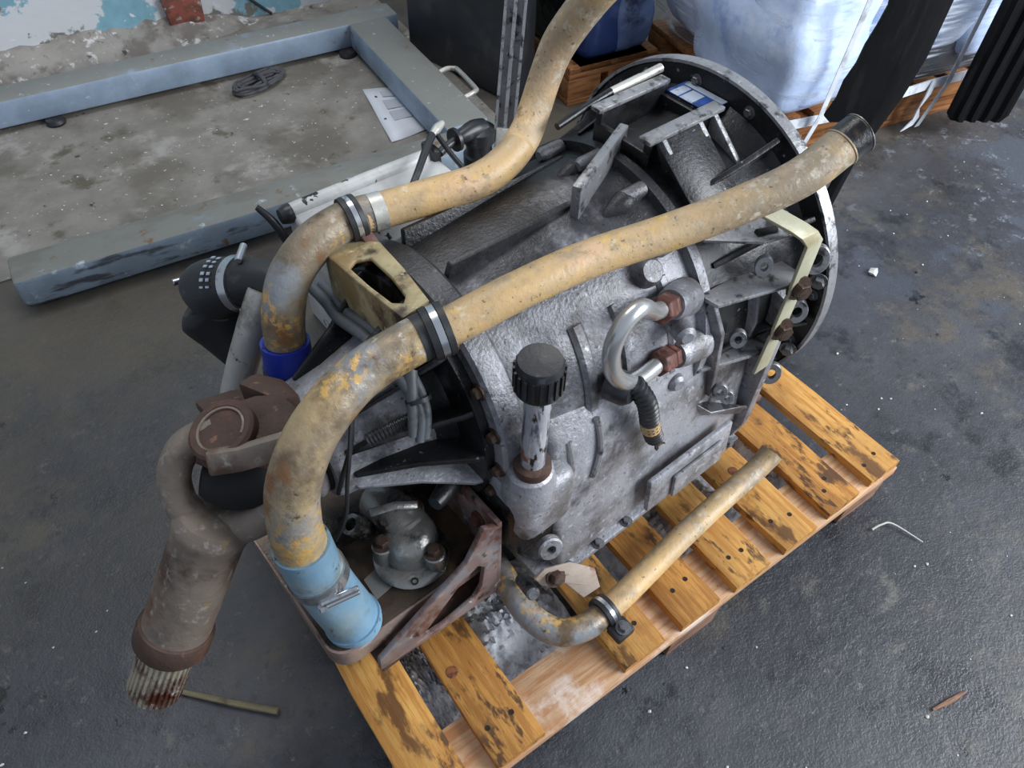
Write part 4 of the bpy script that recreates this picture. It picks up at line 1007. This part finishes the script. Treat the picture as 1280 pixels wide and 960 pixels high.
obj('stretch_film', soft_box(-.06, 1.24, -.045, .83, .0, .90, 8, .006), 'film', LD, smooth=60)
for (x, lean) in ((.10, .03), (.66, .008)):
    obj('strap', strip_path([(x - .03, -.060, -.130), (x, -.078, .04), (x + lean, -.080, .4), (x + lean, -.075, .9)], [(.011, 0, .001)] * 4, .002), 'strap', LD)
obj('film_tail', strip_path([(.62, -.055, .05), (.60, -.068, .0), (.585, -.066, -.05), (.60, -.062, -.09), (.57, -.066, -.12)], [(.016, .004, 0), (.020, .006, 0), (.012, .006, 0), (.02, .004, 0), (.03, .004, .004)], .004), 'strap', LD, smooth=60)
obj('film_skirt', strip_path([(-.02, -.045, .012), (.2, -.052, .004), (.42, -.050, .02), (.62, -.054, .035), (.9, -.048, .03)], [(0, .001, .016)] * 5, .006), 'strap', LD, smooth=60)

NP = thing('rear_pallet', 'orange wooden pallet under the dark blue tarpaulin load', 'pallet', (1.66, 1.74, 0), math.radians(-8))
make_pallet(NP, .38, .55, 'wood_far')
NL = thing('tarpaulin_load', 'dark blue tarpaulin covered load beside the charcoal crate', 'load', (1.66, 1.74, .145), math.radians(-8))
obj('dark_bag', soft_box(.0, .10, .05, .5, .002, .8, 21, .008), 'bag_dark', NL, smooth=60)
obj('tarpaulin', soft_box(.09, .21, .02, .5, .002, .8, 22, .010), 'bag_navy', NL, smooth=60)
obj('tarpaulin', soft_box(.20, .35, .0, .5, .002, .8, 23, .012), 'bag_slate', NL, smooth=60)

# hanging rubber strips
RS = thing('rubber_strip', 'wide black rubber strip torn at its end and twisted to the floor', 'rubber strip', (1.95, .75, 0), math.radians(-30))
def strip_sheet(rows, th):
    """rows: (z, [(x, y)...]) cross-section polylines"""
    n = len(rows[0][1])
    v = [(x, y, z) for z, r in rows for x, y in r] + [(x + .003, y + th, z) for z, r in rows for x, y in r]
    m = len(rows); K = n * m
    f = []
    for j in range(m - 1):
        for i in range(n - 1):
            a = (j * n + i, j * n + i + 1, (j + 1) * n + i + 1, (j + 1) * n + i)
            f += [a, tuple(K + q for q in a[::-1])]
        f += [(j * n, (j + 1) * n, K + (j + 1) * n, K + j * n), (j * n + n - 1, K + j * n + n - 1, K + (j + 1) * n + n - 1, (j + 1) * n + n - 1)]
    f += [tuple(range(n)) + tuple(range(K + n - 1, K - 1, -1))]
    f += [tuple(range((m - 1) * n + n - 1, (m - 1) * n - 1, -1)) + tuple(range(K + (m - 1) * n, K + m * n))]
    return v, f
obj('twisted_strip', strip_sheet([(0.0, [(-.055, 0), (-.03, -.004), (.0, .012)]), (.10, [(-.040, 0), (-.018, -.004), (.010, .012)]), (.20, [(-.026, 0), (-.006, -.004), (.020, .010)]), (.30, [(-.022, 0), (.004, -.004), (.045, .008)]), (.40, [(-.03, 0), (.012, -.006), (.075, .006)]), (.52, [(-.04, 0), (.018, -.006), (.095, .006)]), (.8, [(-.05, 0), (.02, -.006), (.10, .006)]), (1.6, [(-.06, 0), (.02, -.006), (.10, .006)])], .012), 'strip', RS, smooth=35, bevel=.002)
rr = random.Random(8)
rows = [(.345, [(-.125, -.012), (-.09, -.014), (-.01, -.012)])]
for k in range(16):
    z = .365 + k * .05
    rows.append((z, [(-.145 + .055 * min(1, max(0, (z - .37) / .25)) + rr.uniform(-.005, .005), -.012), (-.07, -.015), (.0, -.014)]))
obj('torn_flap', strip_sheet(rows, .010), 'strip', RS, smooth=50)
RB = thing('ribbed_strip', 'black ribbed rubber strip hanging above the wet floor at the right', 'rubber strip', (2.72, .77, .08), math.radians(-34))
def ribbed():
    sec = [(-.10, .0)]
    for k in range(4):
        x = -.085 + k * .05
        sec += [(x, -.004), (x + .012, -.016), (x + .030, -.016), (x + .040, -.004)]
    sec += [(.115, 0), (.115, .02), (-.10, .02)]
    n = len(sec)
    v = [(x * s, y, z) for z, s in ((0, .86), (.018, 1), (1.6, 1)) for x, y in sec]
    f = [tuple(range(n))[::-1], tuple(range(2 * n, 3 * n))]
    for j in range(2): f += [(j * n + i, j * n + (i + 1) % n, (j + 1) * n + (i + 1) % n, (j + 1) * n + i) for i in range(n)]
    return v, f
obj('ribbed_body', ribbed(), 'strip', RB, smooth=30)

# ------------------------------------------------------------------ litter on the floor
tag(obj('wood_stick', tube([(-.262, .488, .008), (-.20, .42, .009), (-.122, .342, .008)], [.004, .006, .007], 8, 5, wob=.12), 'stick'), 'weathered grey stick lying by the splined shaft end', 'stick')
tag(obj('twig', tube([(1.118, -.051, .005), (1.142, -.056, .010), (1.165, -.070, .010), (1.186, -.136, .004)], [.003, .0022, .002, .0012], 7, 6), 'chip'), 'thin pale curved twig lying right of the pallet corner', 'twig')
tag(obj('wood_splinter', tube([(.892, -.364, .004), (.93, -.373, .006), (.972, -.380, .004)], [.0025, .005, .003], 7, 4), 'wood_block'), 'short brown wood splinter on the floor at lower right', 'splinter')
def stone(s, sd):
    r2 = random.Random(sd)
    bm = bmesh.new(); bmesh.ops.create_icosphere(bm, subdivisions=1, radius=1)
    v = [(q.co.x * s * r2.uniform(.6, 1.2), q.co.y * s * r2.uniform(.5, 1), max(0, (q.co.z * .5 + .4) * s * r2.uniform(.6, 1))) for q in bm.verts]
    f = [tuple(w.index for w in fc.verts) for fc in bm.faces]; bm.free()
    return v, f
tag(obj('stone_chip', mv(stone(.022, 4), 1.84, .497, 0), 'chip', smooth=0), 'white stone chip on the wet floor right of the bell housing', 'stone')
rr = random.Random(31)
bits = []
for k in range(420):
    x, y = rr.uniform(-.6, 3.2), rr.uniform(-.6, 2.6)
    if -.02 < x < 1.22 and -.02 < y < .82: continue
    if y > 1.05 and (x < 1.6 or x > 1.9): continue
    if y > 1.5 or (x > 1.9 and y > .7): continue
    bits.append(mv(stone(rr.uniform(.0015, .0045), k), x, y, 0))
tag(obj('floor_grit', cat(*bits), 'chip', smooth=0), 'tiny pale grit specks scattered over the dark floor', 'grit', None, 'stuff')
bits = []
for k in range(70):
    x, y = rr.uniform(-.5, 1.1), rr.uniform(1.95, 2.4)
    bits.append(mv(stone(rr.uniform(.0015, .0045), k + 900), x, y, .004))
tag(obj('slab_grit', cat(*bits), 'chip', smooth=0), 'pale plaster crumbs scattered on the light concrete inside the frame', 'grit', None, 'stuff')
